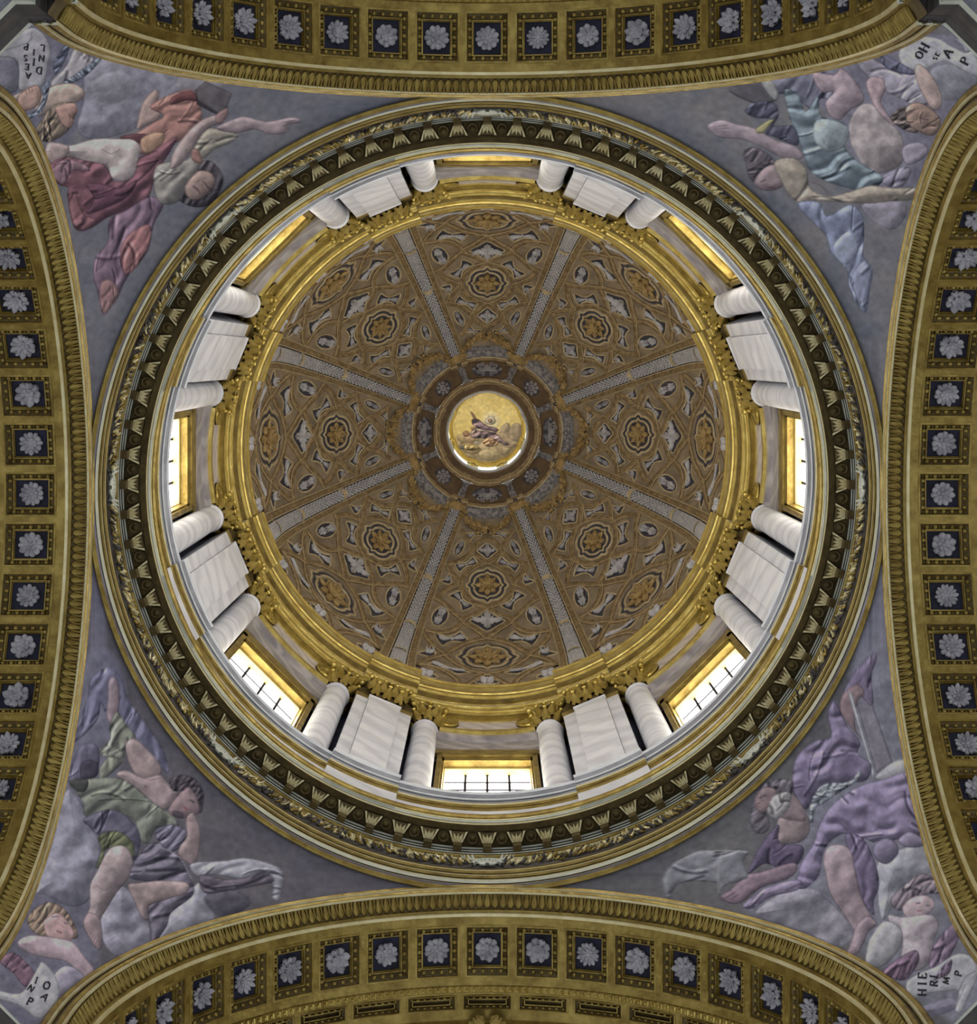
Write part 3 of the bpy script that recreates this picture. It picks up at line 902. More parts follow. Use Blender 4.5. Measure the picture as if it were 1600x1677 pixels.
def arabesque(a, b, kind):
    """pale leaf relief on a slate ground"""
    g = Geo()
    if kind == 'lozenge':
        out = smooth_closed([(a, 0), (a * .55, b * .5), (0, b), (-a * .55, b * .5), (-a, 0), (-a * .55, -b * .5), (0, -b), (a * .55, -b * .5)], 3)
        dirs = [(0, .86, .25), (90, .86, .25), (180, .86, .25), (270, .86, .25), (45, .5, .15), (135, .5, .15), (225, .5, .15), (315, .5, .15), (22, .42, .08), (-22, .42, .08), (158, .42, .08), (202, .42, .08)]
        seat = [(0, 0)]
    elif kind == 'oval':
        out = [(a * math.cos(2 * PI * i / 20), b * math.sin(2 * PI * i / 20)) for i in range(20)]
        dirs = [(k * 45, .52, .16) for k in range(8)]
        seat = [(0, .45), (0, -.45)]
    elif kind == 'hour':
        out = smooth_closed([(a, -b), (a, b), (.45 * a, .62 * b), (0, .42 * b), (-.45 * a, .62 * b), (-a, b), (-a, -b), (-.45 * a, -.62 * b), (0, -.42 * b), (.45 * a, -.62 * b)], 3)
        dirs = None
        seat = [(0, 0)]
    else:
        out = smooth_closed([(a, -b), (.1 * a, 0), (a * .2, b), (-a * .7, b * .2), (-a, -b * .8)], 3)
        dirs = [(-20, .7, .16), (-60, .8, .16), (20, .9, .16), (60, .6, .16), (-100, .5, .14)]
        seat = [(-.2, -.35)]
    g.fan(out, .012, 1)
    n = len(out)
    area = sum(out[i][0] * out[(i + 1) % n][1] - out[(i + 1) % n][0] * out[i][1] for i in range(n))
    sg = 1 if area > 0 else -1
    g.ring(out, [(-.02 * sg, .0), (-.02 * sg, .03), (.018 * sg, .04), (.02 * sg, 0)], 2)
    sc = Matrix.Diagonal((a, b, 1, 1))
    if dirs is None:
        for sx in (-1, 1):
            for an in (-24, -8, 8, 24):
                g.leaf(.85, .1, .05, 2, .03, .2, 0, sc @ Matrix.Translation((sx * .08, 0, .03)) @ Matrix.Rotation(rad(-sx * 90 + an), 4, 'Z'), n=5)
        g.ball((0, 0, .03), (a * .12, b * .3, .03), 0, None, 6, 4)
    else:
        for ox, oy in seat:
            for an, L, W in dirs:
                g.leaf(L, W, .05, 3, .03, .35, 0, sc @ Matrix.Translation((ox, oy, .03)) @ Matrix.Rotation(rad(an), 4, 'Z'), n=6)
            g.ball((ox * a, oy * b, .05), (a * .14, b * .14, .03), 0, None, 6, 4)
    return g.mesh('relief_ornament', ['ornament', 'slate', 'strap_edge'])

def seat_at(dx, cy, hx, hy, rot=0):
    """frame and half sizes in metres for an ornament drawn at (dx, cy) with half sizes hx, hy"""
    psi, s = sheet(dx, cy)
    o, _ = dome_pt(psi, s)
    a = (dome_pt(*sheet(dx + hx, cy))[0] - dome_pt(*sheet(dx - hx, cy))[0]).length / 2
    b = abs(sheet(dx, cy - hy)[1] - sheet(dx, cy + hy)[1]) / 2
    return dome_frame(psi, s, .01) @ Matrix.Rotation(rad(rot), 4, 'Z'), a, b

PARTS = []          # (name, mesh, matrix, [(child name, mesh)])
half = 22.5
g = Geo(); rows = []
svals = [-3.0 + .25 * i for i in range(12)] + [S_TOP * i / 30 for i in range(31)]
for s in svals:
    rows.append([tuple(dome_pt(rad(-half + 45 * j / 12), s)[0]) for j in range(13)])
g.grid(rows)
GROUND = g.mesh('dome_panel', 'brown', True)
STRAPS = [
    [(0, 493), (80, 522), (160, 570), (212, 630), (235, 680), (222, 745), (180, 805), (110, 862), (0, 896)],
    [(0, 285), (70, 318), (135, 385), (80, 448), (0, 500)],
    [(235, 205), (200, 250), (160, 315), (137, 385), (180, 440), (260, 490), (350, 510)],
    [(350, 505), (332, 560), (292, 620), (235, 678)],
    [(235, 682), (310, 712), (380, 750), (430, 805)],
    [(460, 812), (380, 860), (300, 940), (220, 1010)],
    [(0, 900), (90, 950), (218, 1010), (110, 1090), (0, 1165)],
    [(220, 1010), (275, 1080), (370, 1118), (480, 1115), (550, 1100)],
    [(548, 1100), (540, 1160), (480, 1230), (370, 1312)],
    [(0, 1168), (110, 1190), (230, 1228), (310, 1275), (370, 1315), (300, 1385), (200, 1440), (90, 1478), (0, 1492)],
    [(370, 1315), (480, 1342), (560, 1372), (615, 1420)],
    [(612, 1400), (480, 1425), (350, 1485), (270, 1540), (235, 1590)],
    [(0, 1495), (80, 1525), (190, 1590)],
]
for st in STRAPS:
    PARTS.append(('strap', strap_mesh(st), None, []))
    PARTS.append(('strap', strap_mesh([(-x, y) for x, y in st]), None, []))
for cy, hx, hy, nm in ((705, 175, 145, 'small_rosette'), (1345, 265, 118, 'large_rosette')):
    m, a, b = seat_at(0, cy, hx, hy)
    fr, gr, fl = rosette_panel(a, b, nm)
    PARTS.append(('rosette_frame', fr, m, [('ground', gr), ('rosette', fl)]))
for dx, cy, hx, hy, kind, rot in (
    (0, 395, 90, 72, 'lozenge', 0), (0, 1022, 155, 88, 'lozenge', 0), (0, 1562, 110, 30, 'oval', 0),
    (250, 372, 38, 78, 'oval', 12), (422, 980, 66, 95, 'oval', 8), (545, 1495, 62, 40, 'oval', 0),
    (187, 516, 92, 42, 'hour', -32), (232, 840, 105, 45, 'hour', 48), (318, 1178, 125, 50, 'hour', -26), (352, 1442, 130, 45, 'hour', 34),
    (355, 640, 44, 52, 'tri', 10), (520, 1285, 58, 52, 'tri', 10), (122, 250, 62, 36, 'hour', -34)):
    for sx in ((1,) if dx == 0 else (1, -1)):
        m, a, b = seat_at(sx * dx, cy, hx, hy, sx * rot)
        b = min(max(b, .09), .30 if cy > 1400 else .42)
        if sx < 0: m = m @ Matrix.Diagonal((-1, 1, 1, 1))
        key = (kind, dx, cy)
        if key not in DM: DM[key] = arabesque(a, b, kind)
        PARTS.append(('relief_ornament', DM[key], m, []))
for k, wz in enumerate(WINDOWS):
    t = thing('dome_vault', 'brown ornamented dome panel rising above the %s window' % side(wz), 'dome panel', (0, 0, 0), rad(wz - 90), 'painted panels of the dome')
    obj('ground', GROUND, t)
    for nm, me, m, ch in PARTS:
        o = obj(nm, me, t, m)
        for cn, cm in ch: obj(cn, cm, o, label='ochre carved flower' if cn == 'rosette' else None)

# ribs
def rib_half(s): return .50 - .235 * max(0, min(1, (s + 2) / (S_TOP + 2)))
RB = {}
def rib_sweep(sec, s0, s1, n, g=None, mi=0):
    """sec = [(fraction of half width, lift)]"""
    g = g or Geo(); rows = []
    for i in range(n + 1):
        s = s0 + (s1 - s0) * i / n
        o, nrm = dome_pt(0, s); w_ = rib_half(s)
        rows.append([tuple(o + Vector((u * w_, 0, 0)) + nrm * z) for u, z in sec])
    return g.grid(rows, mi)
for nm, sec, m in (
    ('border', [(-1.0, -.1), (-1.0, .05), (-.94, .07), (-.88, .05)], 'strap_edge'),
    ('border', [(1.0, -.1), (1.0, .05), (.94, .07), (.88, .05)], 'strap_edge'),
    ('moulding', [(-.89, .04), (-.86, .11), (-.74, .14), (-.62, .11), (-.55, .07)], 'strap'),
    ('moulding', [(.89, .04), (.86, .11), (.74, .14), (.62, .11), (.55, .07)], 'strap'),
    ('fillet', [(-.57, .05), (-.56, .10), (-.50, .10), (-.48, .04)], 'strap_edge'),
    ('fillet', [(.57, .05), (.56, .10), (.50, .10), (.48, .04)], 'strap_edge'),
    ('core', [(-.50, .03), (-.44, .06), (-.3, .12), (-.12, .15), (.12, .15), (.3, .12), (.44, .06), (.50, .03)], 'slate')):
    RB[nm + str(len(RB))] = (nm, rib_sweep(sec, -3.0, S_TOP + .1, 40).mesh(nm, m, nm == 'core'))
g = Geo()
LF2 = Geo().leaf(.15, .055, .1, 1, .02, .35, n=3)
s = -2.9; row = 0
while s < S_TOP - .1:
    wv = rib_half(s); sc = wv / .5
    for u in ((-.36, -.12, .12, .36) if row % 2 else (-.24, 0, .24)):
        o, nrm = dome_pt(0, s)
        m = dome_frame(0, s, .10 + .06 * (1 - (u / .45) ** 2)) @ Matrix.Translation((u * wv, 0, 0)) @ Matrix.Rotation(rad(u * 70), 4, 'Y') @ Matrix.Rotation(rad(8), 4, 'X') @ Matrix.Diagonal((sc, -sc * .95, 1, 1))
        g.add(LF2.v, LF2.f, 0, m)
    s += .10 * sc; row += 1
SCALES = g.mesh('leaf_scales', 'ornament')
BANDS = []
for s0 in (-1.9, -.15, 2.05, 4.1):
    BANDS.append(rib_sweep([(-.52, .03), (-.46, .09), (-.3, .17), (-.1, .20), (.1, .20), (.3, .17), (.46, .09), (.52, .03)], s0, s0 + .16, 3).mesh('band', 'strap_edge'))
for p in PIERS:
    a, b = side(p - 22.5), side(p + 22.5)
    t = thing('dome_rib', 'tapering dome rib with grey leaf scales between the %s and %s windows' % (a, b), 'rib', (0, 0, 0), rad(p - 90), 'ribs of the dome')
    for nm, me in RB.values(): obj(nm, me, t)
    o = obj('leaf_scales', SCALES, t); o['kind'] = 'stuff'
    for me in BANDS: obj('band', me, t)

# ------------------------------------------------------------------ surround of the oculus
H_OC = 49.5
oc = thing('oculus_surround', 'ochre moulded ring with garlands, shells and grey cartouches round the lantern opening', 'moulding', (0, 0, 0))
for nm, prof, m, br in (
    ('outer_moulding', [(2.34, 49.5), (2.24, 49.36), (2.17, 49.36), (2.15, 49.42), (2.08, 49.42), (2.06, 49.46), (2.0, 49.46), (1.98, 49.52)], 'strap', .06),
    ('fillet', [(2.10, 49.42), (2.08, 49.40), (2.06, 49.40), (2.05, 49.44)], 'strap_edge', .06),
    ('drum_ring', [(2.0, 49.5), (1.96, 49.56), (1.52, 49.64), (1.50, 49.6)], 'umber', 0),
    ('inner_moulding', [(1.52, 49.66), (1.50, 49.56), (1.45, 49.56), (1.43, 49.6), (1.38, 49.6), (1.36, 49.64), (1.33, 49.64), (1.32, 49.7)], 'strap', .03),
    ('fillet', [(1.44, 49.6), (1.43, 49.58), (1.41, 49.58), (1.40, 49.62)], 'strap_edge', .03),
    ('throat', [(1.34, 49.68), (1.30, 49.72), (1.16, 49.78), (1.13, 49.9)], 'umber', 0)):
    obj(nm, revolve(prof, breaks(7, br) if br else None, n=96).mesh(nm, m), oc)
g = Geo()                       # scrolled cartouche, seen from below
for i in range(5): g.leaf(.16, .06, .1, 2, .03, .3, 0, Matrix.Rotation(rad(-72 + 36 * i), 4, 'Z'))
for sx in (-1, 1):
    for ox, oy, r in ((.22, .09, .07), (.24, -.07, .06), (.12, -.13, .06), (.12, .14, .06), (.36, .0, .05)):
        pts = [(sx * (ox + (r - .004 * q) * math.cos(rad(38 * q))), oy + (r - .004 * q) * math.sin(rad(38 * q))) for q in range(13)]
        g.ring(pts, [(-.018, 0), (-.012, .04), (.012, .04), (.018, 0)], 0, closed=False)
    g.leaf(.26, .07, .1, 3, .03, .3, 0, Matrix.Rotation(rad(-sx * 90), 4, 'Z'))
out = smooth_closed([(.42, 0), (.3, .15), (0, .19), (-.3, .15), (-.42, 0), (-.3, -.15), (0, -.17), (.3, -.15)], 3)
g.fan(out, .0, 1); g.ring(out, [(0, -.02), (0, 0)], 1)
CART = g.mesh('cartouche', ['flower', 'slate'])
g = Geo()
for i in range(8):
    a = 2 * PI * i / 8
    g.ball((.15 * math.cos(a), .15 * math.sin(a), .02), (.055, .055, .035), 0, None, 7, 4)
    g.leaf(.12, .04, .1, 1, .03, .3, 0, Matrix.Rotation(a, 4, 'Z'), n=4)
pts = [(.06 * math.cos(2 * PI * i / 14), .06 * math.sin(2 * PI * i / 14)) for i in range(14)]
g.ring(pts, [(-.02, 0), (-.015, .06), (.015, .06), (.02, 0)]); g.ball((0, 0, .03), .035, 0, None, 7, 4)
out = smooth_closed([((.27 if i % 2 else .23) * math.cos(rad(22.5 * i)), (.2 if i % 2 else .17) * math.sin(rad(22.5 * i))) for i in range(16)], 2)
g.fan(out, .0, 1); g.ring(out, [(0, -.02), (0, 0)], 1)
FLOWER_CART = g.mesh('flower_cartouche', ['flower', 'slate'])
g = Geo()
g.add([(-.10, .22, 0), (.10, .22, 0), (.07, -.2, 0), (-.07, -.2, 0), (-.10, .22, .07), (.10, .22, .07), (.065, -.2, .05), (-.065, -.2, .05)], [(4, 5, 6, 7), (0, 1, 5, 4), (1, 2, 6, 5), (2, 3, 7, 6), (3, 0, 4, 7)])
g.box(-.11, .11, -.25, -.19, 0, .09)
for x in (-.05, 0, .05): g.leaf(.36, .02, .0, 2, .02, .5, 0, Matrix.Translation((x * .8, .2, .075)) @ Matrix.Rotation(PI, 4, 'Z'))
CONS = g.mesh('console', 'grisaille')
g = Geo()                       # scallop shell
for i in range(9): g.leaf(.22, .03, -.15, 0, .04, .6, 0, Matrix.Rotation(rad(-80 + 20 * i), 4, 'Z'), n=4)
g.ball((0, -.01, .0), (.06, .04, .04), 0, None, 7, 4)
SHELL = g.mesh('shell', 'gilt_relief')
LF3 = Geo().leaf(.14, .04, .3, 2, .025, .35, n=4)
g = Geo(); rnd = random.Random(5)
for i in range(170):            # festoon hanging between two shells
    u = rnd.uniform(-1, 1)
    psi = u * rad(19); bow = 1 - u * u
    s0 = S_TOP - .05 - .62 * bow ** .8 + rnd.gauss(0, .05 * (.4 + bow))
    m = dome_frame(psi, s0, .06 + rnd.uniform(0, .09)) @ Matrix.Rotation(rnd.uniform(0, 6.28), 4, 'Z') @ Matrix.Rotation(rad(rnd.uniform(-10, 40)), 4, 'X')
    if i % 5 == 0: g.ball((0, 0, .03), rnd.uniform(.04, .06), 0, m, 6, 4)
    else: g.add(LF3.v, LF3.f, 0, m)
FEST = g.mesh('festoon', 'gilt_relief')
g = Geo(); rows = []
for j in range(11):
    psi = rad(-16 + 3.2 * j)
    rows.append([tuple(dome_pt(psi, S_TOP - sft)[0] + dome_pt(psi, S_TOP - sft)[1] * z) for sft, z in ((.0, .1), (.08, .14), (.2, .12), (.3, .02))])
g.grid(rows)
STRIP = g.mesh('grisaille_strip', 'grisaille')
up = Matrix.Rotation(PI, 4, 'Y')
for k, wz in enumerate(WINDOWS):
    lv = around(wz, 1.73, 49.58) @ up
    if k % 2 == 0: obj('cartouche', CART, oc, lv)
    else: obj('flower_cartouche', FLOWER_CART, oc, lv)
    rz = Matrix.Rotation(rad(wz - 90), 4, 'Z')
    o = obj('festoon', FEST, oc, rz, label='ochre leaf and fruit festoon'); o['kind'] = 'stuff'
    obj('grisaille_strip', STRIP, oc, rz)
for p in PIERS:
    obj('console', CONS, oc, around(p, 1.74, 49.58) @ up)
    obj('shell', SHELL, oc, around(p, 2.26, 49.27) @ Matrix.Rotation(PI, 4, 'X') @ Matrix.Scale(1.15, 4))

# ------------------------------------------------------------------ the lantern
la = thing('lantern', 'small bright lantern drum with white balustrade and gilded cornice above the oculus', 'lantern', (0, 0, 49.9))
g = revolve([(1.20, -.1), (1.14, .0), (1.13, .3), (1.13, 3.3)], n=96)
obj('wall', g.mesh('wall', 'pale'), la)
g = revolve([(1.14, -.02), (1.085, .0), (1.08, .08), (1.10, .13)], breaks(8, .02), g=None)
obj('white_lip', g.mesh('white_lip', 'marble_white_trim'), la)
g = revolve([(1.12, .34), (1.10, .36), (1.10, .44), (1.13, .46)], breaks(8, .02))
obj('rail', g.mesh('rail', 'marble_white_trim'), la)
g = Geo(); g.box(-.012, .012, -.012, .012, .1, .36)
BAL = g.mesh('baluster', 'iron')
for i in range(48): obj('baluster', BAL, la, around(7.5 * i, 1.115, 0))
g = arc_panel(1.12, rad(13), .55, 1.9, .01)
LPANE = g.mesh('lantern_pane', 'lantern_pane')
g = Geo(); g.box(-.07, .07, -.03, .02, .45, 2.0); g.box(-.09, .09, -.05, .02, 1.9, 2.1)
for x in (-.06, 0, .06): g.leaf(.2, .04, .3, 2, .03, .3, 0, Matrix.Translation((x, -.03, 1.72)) @ Matrix.Rotation(PI / 2, 4, 'X'))
LPIL = g.mesh('gilded_pilaster', 'gold')
for k, wz in enumerate(WINDOWS):
    obj('lantern_pane', LPANE, la, Matrix.Rotation(rad(wz - 90), 4, 'Z'))
for p in PIERS: obj('gilded_pilaster', LPIL, la, around(p, 1.11, 0))
for nm, prof, m in (('architrave', [(1.12, 2.05), (1.085, 2.06), (1.085, 2.2), (1.07, 2.22), (1.07, 2.32)], 'gold'), ('frieze', [(1.08, 2.32), (1.08, 2.5)], 'gold_old'),
                    ('cornice', [(1.08, 2.5), (1.05, 2.54), (1.05, 2.64), (1.02, 2.7), (1.01, 2.8), (1.06, 2.84)], 'gold')):
    obj(nm, revolve(prof, breaks(7, .025)).mesh(nm, m), la)

# ================================================================== frescoes
class Fresco:
    """a painter's sheet: colours are laid down shape by shape and end up as the colours of the plaster"""
    def __init__(s, x0, y0, x1, y1, res=1.0, seed=1):
        s.x0, s.y0, s.res = x0, y0, res
        s.w, s.h = int((x1 - x0) * res) + 1, int((y1 - y0) * res) + 1
        s.img = np.zeros((s.h, s.w, 3))
        s.rng = np.random.RandomState(seed)
        s.n1 = s.noise(60, 4); s.n2 = s.noise(14, 3); s.n3 = s.noise(110, 2)
        s.brush = s.streaks(); s.n4 = s.noise(26, 1); s.n5 = s.noise(40, 1)
    def noise(s, cell, octs):
        out = np.zeros((s.h, s.w)); amp = 1.0; tot = 0
        for o in range(octs):
            c = max(2.0, cell / 2 ** o)
            gh, gw = int(s.h / c) + 3, int(s.w / c) + 3
            gr = s.rng.rand(gh, gw)
            yy = np.arange(s.h) / c; xx = np.arange(s.w) / c
            yi = yy.astype(int); xi = xx.astype(int)
            fy = (yy - yi)[:, None]; fx = (xx - xi)[None, :]
            fy = fy * fy * (3 - 2 * fy); fx = fx * fx * (3 - 2 * fx)
            a = gr[yi][:, xi]; b = gr[yi][:, xi + 1]; c_ = gr[yi + 1][:, xi]; d = gr[yi + 1][:, xi + 1]
            out += amp * ((a * (1 - fx) + b * fx) * (1 - fy) + (c_ * (1 - fx) + d * fx) * fy)
            tot += amp; amp *= .55
        return out / tot - .5
    def streaks(s):
        """short slanting brush marks"""
        r = s.rng.rand(s.h, s.w) - .5
        out = np.zeros_like(r)
        for k in range(-7, 8):
            out += np.roll(np.roll(r, k, 1), -int(k * .6), 0)
        return out / 15 ** .5
    def ground(s, ca, cb, mid=0.0):
        k = np.clip(.5 + mid + 1.3 * s.n1, 0, 1)[..., None]
        s.img[:] = (np.array(ca) * (1 - k) + np.array(cb) * k) / 255.0
        s.img *= (1 + .16 * s.n2 + .05 * s.brush)[..., None]
    def _box(s, P, pad):
        x0 = max(0, int(P[:, 0].min() - pad)); x1 = min(s.w, int(P[:, 0].max() + pad) + 1)
        y0 = max(0, int(P[:, 1].min() - pad)); y1 = min(s.h, int(P[:, 1].max() + pad) + 1)
        return x0, x1, y0, y1
    def _dist(s, P, closed, X, Y):
        n = len(P); d2 = np.full(X.shape, 1e9)
        for i in range(n if closed else n - 1):
            a = P[i]; b = P[(i + 1) % n]; e = b - a; L = max(1e-9, e @ e)
            t = np.clip(((X - a[0]) * e[0] + (Y - a[1]) * e[1]) / L, 0, 1)
            d2 = np.minimum(d2, (X - a[0] - t * e[0]) ** 2 + (Y - a[1] - t * e[1]) ** 2)
        return np.sqrt(d2)
    def shape(s, pts, col, depth=10, amp=.42, folds=None, outline=.34, soft=2.6, light=(-.55, -.75), sm=4, alpha=1.0, mott=.26):
        P = np.array(smooth_closed(pts, sm) if sm > 1 else pts, float)
        P = (P - np.array([s.x0, s.y0])) * s.res
        x0, x1, y0, y1 = s._box(P, 3)
        if x1 <= x0 or y1 <= y0: return
        X, Y = np.meshgrid(np.arange(x0, x1, dtype=float), np.arange(y0, y1, dtype=float))
        ins = np.zeros(X.shape, bool); n = len(P)
        for i in range(n):
            a, b = P[i], P[(i + 1) % n]
            if a[1] == b[1]: continue
            c = ((a[1] > Y) != (b[1] > Y)) & (X < (b[0] - a[0]) * (Y - a[1]) / (b[1] - a[1]) + a[0])
            ins ^= c
        d = s._dist(P, True, X, Y)
        sd = np.where(ins, d, -d)
        dep = depth * s.res
        tt = np.clip(d / dep, 0, 1) * ins
        hgt = dep * .75 * (1 - (1 - tt) ** 2.4)
        hgt = hgt * .8 + dep * 1.5 * s.n3[y0:y1, x0:x1] + dep * .35 * s.n4[y0:y1, x0:x1]
        if folds:
            an, wl, fa = folds; wl *= s.res
            u = X * math.cos(rad(an)) + Y * math.sin(rad(an)) + wl * 2.4 * s.n3[y0:y1, x0:x1]
            v = -X * math.sin(rad(an)) + Y * math.cos(rad(an))
            ph = 2 * PI * u / wl + 2.2 * np.sin(v / (wl * 1.7)) * s.n3[y0:y1, x0:x1]
            env = np.clip(.55 + 1.8 * s.n5[y0:y1, x0:x1], 0, 1.3)
            hgt = hgt + fa * wl * .17 * env * (np.sin(ph) + .3 * np.sin(2 * ph + 1.3))
        gy, gx = np.gradient(hgt)
        nz = 1 / np.sqrt(1 + gx ** 2 + gy ** 2)
        lam = (-gx * light[0] - gy * light[1]) * nz * -1
        lam = -(gx * -light[0] + gy * -light[1]) * nz
        sh = 1 + .9 * amp * np.clip(-lam * 1.1, -1.1, 1.0) + .02
        sh *= 1 - .95 * outline * np.exp(-(d / (1.5 * s.res)) ** 2)
        sh *= 1 + mott * s.n2[y0:y1, x0:x1] + .16 * s.n1[y0:y1, x0:x1] + .07 * s.brush[y0:y1, x0:x1]
        if folds:                      # hanging folds drawn as soft dark strokes with a light flank
            bw, bh = P[:, 0].max() - P[:, 0].min(), P[:, 1].max() - P[:, 1].min()
            size = max(bw, bh); n_f = int(np.clip(bw * bh / (wl * wl * 3.2), 4, 24))
            iy, ix = np.nonzero(ins & (d > 2))
            base = rad(folds[0] + 90)
            for _ in range(n_f if len(ix) else 0):
                k = s.rng.randint(len(ix)); p0 = np.array([ix[k] + x0, iy[k] + y0], float)
                L = size * s.rng.uniform(.22, .5); a = base + s.rng.uniform(-.45, .45) + (PI if s.rng.rand() < .5 else 0); bend = s.rng.uniform(-1.1, 1.1)
                pl = [p0]
                for q_ in range(6):
                    a += bend / 6; pl.append(pl[-1] + L / 6 * np.array([math.cos(a), math.sin(a)]))
                pl = np.array(pl); wdt = s.res * s.rng.uniform(1.0, 2.8)
                df = s._dist(pl, False, X, Y)
                off = pl + wdt * 1.9 * np.array([-math.sin(a - bend / 2), math.cos(a - bend / 2)]) * (1 if s.rng.rand() < .6 else -1)
                dl = s._dist(off, False, X, Y)
                sh = sh * (1 - .38 * np.exp(-(df / wdt) ** 2)) * (1 + .24 * np.exp(-(dl / wdt) ** 2))
        c = np.array(col) / 255.0
        c = .72 * c + .28 * c.mean() * np.array([.96, .97, 1.07])
        warm = np.clip((sh - 1), -1, 1)[..., None]
        layer = c[None, None] * sh[..., None] + warm * np.array([.03, .02, -.01])
        al = (np.clip(sd / soft + .5, 0, 1) * alpha)[..., None]
        s.img[y0:y1, x0:x1] = s.img[y0:y1, x0:x1] * (1 - al) + layer * al
    def line(s, pts, wd, col, alpha=.7, sm=4, taper=True):
        P = np.array(smooth_open(pts, sm) if sm > 1 and len(pts) > 2 else pts, float)
        P = (P - np.array([s.x0, s.y0])) * s.res
        wd *= s.res
        x0, x1, y0, y1 = s._box(P, wd * 2 + 2)
        if x1 <= x0 or y1 <= y0: return
        X, Y = np.meshgrid(np.arange(x0, x1, dtype=float), np.arange(y0, y1, dtype=float))
        d = s._dist(P, False, X, Y)
        al = (np.exp(-(d / max(.5, wd * .7)) ** 2) * alpha)[..., None]
        s.img[y0:y1, x0:x1] = s.img[y0:y1, x0:x1] * (1 - al) + np.array(col) / 255.0 * al
    def take(s, px, py):
        u = np.clip((px - s.x0) * s.res, 0, s.w - 1.001); v = np.clip((py - s.y0) * s.res, 0, s.h - 1.001)
        ui = u.astype(int); vi = v.astype(int); fu = (u - ui)[..., None]; fv = (v - vi)[..., None]
        I = s.img
        return (I[vi, ui] * (1 - fu) + I[vi, ui + 1] * fu) * (1 - fv) + (I[vi + 1, ui] * (1 - fu) + I[vi + 1, ui + 1] * fu) * fv

PAINT_GAIN = 1.75
def fresco_material():
    m = bpy.data.materials.new('fresco_plaster'); m.use_nodes = True
    nt = m.node_tree; p = nt.nodes['Principled BSDF']
    at = nt.nodes.new('ShaderNodeAttribute'); at.attribute_name = 'pigment'
    nz = nt.nodes.new('ShaderNodeTexNoise'); nz.inputs['Scale'].default_value = 9; nz.inputs['Detail'].default_value = 4
    tc = nt.nodes.new('ShaderNodeTexCoord'); nt.links.new(tc.outputs['Object'], nz.inputs['Vector'])
    mr = nt.nodes.new('ShaderNodeMapRange'); mr.inputs['From Min'].default_value = .3; mr.inputs['From Max'].default_value = .7
    mr.inputs['To Min'].default_value = .88; mr.inputs['To Max'].default_value = 1.12
    nt.links.new(nz.outputs['Fac'], mr.inputs['Value'])
    mx = nt.nodes.new('ShaderNodeVectorMath'); mx.operation = 'SCALE'
    nt.links.new(at.outputs['Color'], mx.inputs[0]); nt.links.new(mr.outputs[0], mx.inputs['Scale'])
    nt.links.new(mx.outputs[0], p.inputs['Base Color'])
    p.inputs['Roughness'].default_value = .9
    p.inputs['Specular IOR Level'].default_value = .2
    return m
M['fresco'] = fresco_material()

def painted_mesh(name, P, colours, gain):
    """P: (rows, cols, 3) points; colours: (rows, cols, 3) in display values"""
    r, c, _ = P.shape
    me = bpy.data.meshes.new(name)
    me.vertices.add(r * c); me.vertices.foreach_set('co', P.reshape(-1).astype(np.float32))
    i = np.arange(r * c).reshape(r, c)
    q = np.stack([i[:-1, :-1], i[:-1, 1:], i[1:, 1:], i[1:, :-1]], -1).reshape(-1, 4)
    nq = len(q)
    me.loops.add(nq * 4); me.loops.foreach_set('vertex_index', q.reshape(-1).astype(np.int32))
    me.polygons.add(nq)
    me.polygons.foreach_set('loop_start', np.arange(0, nq * 4, 4, dtype=np.int32))
    me.polygons.foreach_set('use_smooth', np.ones(nq, bool))
    me.update(calc_edges=True)
    v = np.clip(colours, 0, 1)
    lv = np.where(v <= .04045, v / 12.92, ((v + .055) / 1.055) ** 2.4) * gain
    a = me.color_attributes.new('pigment', 'FLOAT_COLOR', 'POINT')
    full = np.concatenate([np.clip(lv, 0, .92), np.ones((r, c, 1))], -1)
    a.data.foreach_set('color', full.reshape(-1).astype(np.float32))
    me.materials.append(M['fresco'])
    return me

def project(P):
    """where a point of the vault falls on the painter's sheet"""
    k = F_PX / P[..., 2]
    return 798 + P[..., 0] * k, 590 + (P[..., 1] - CAM_Y) * k

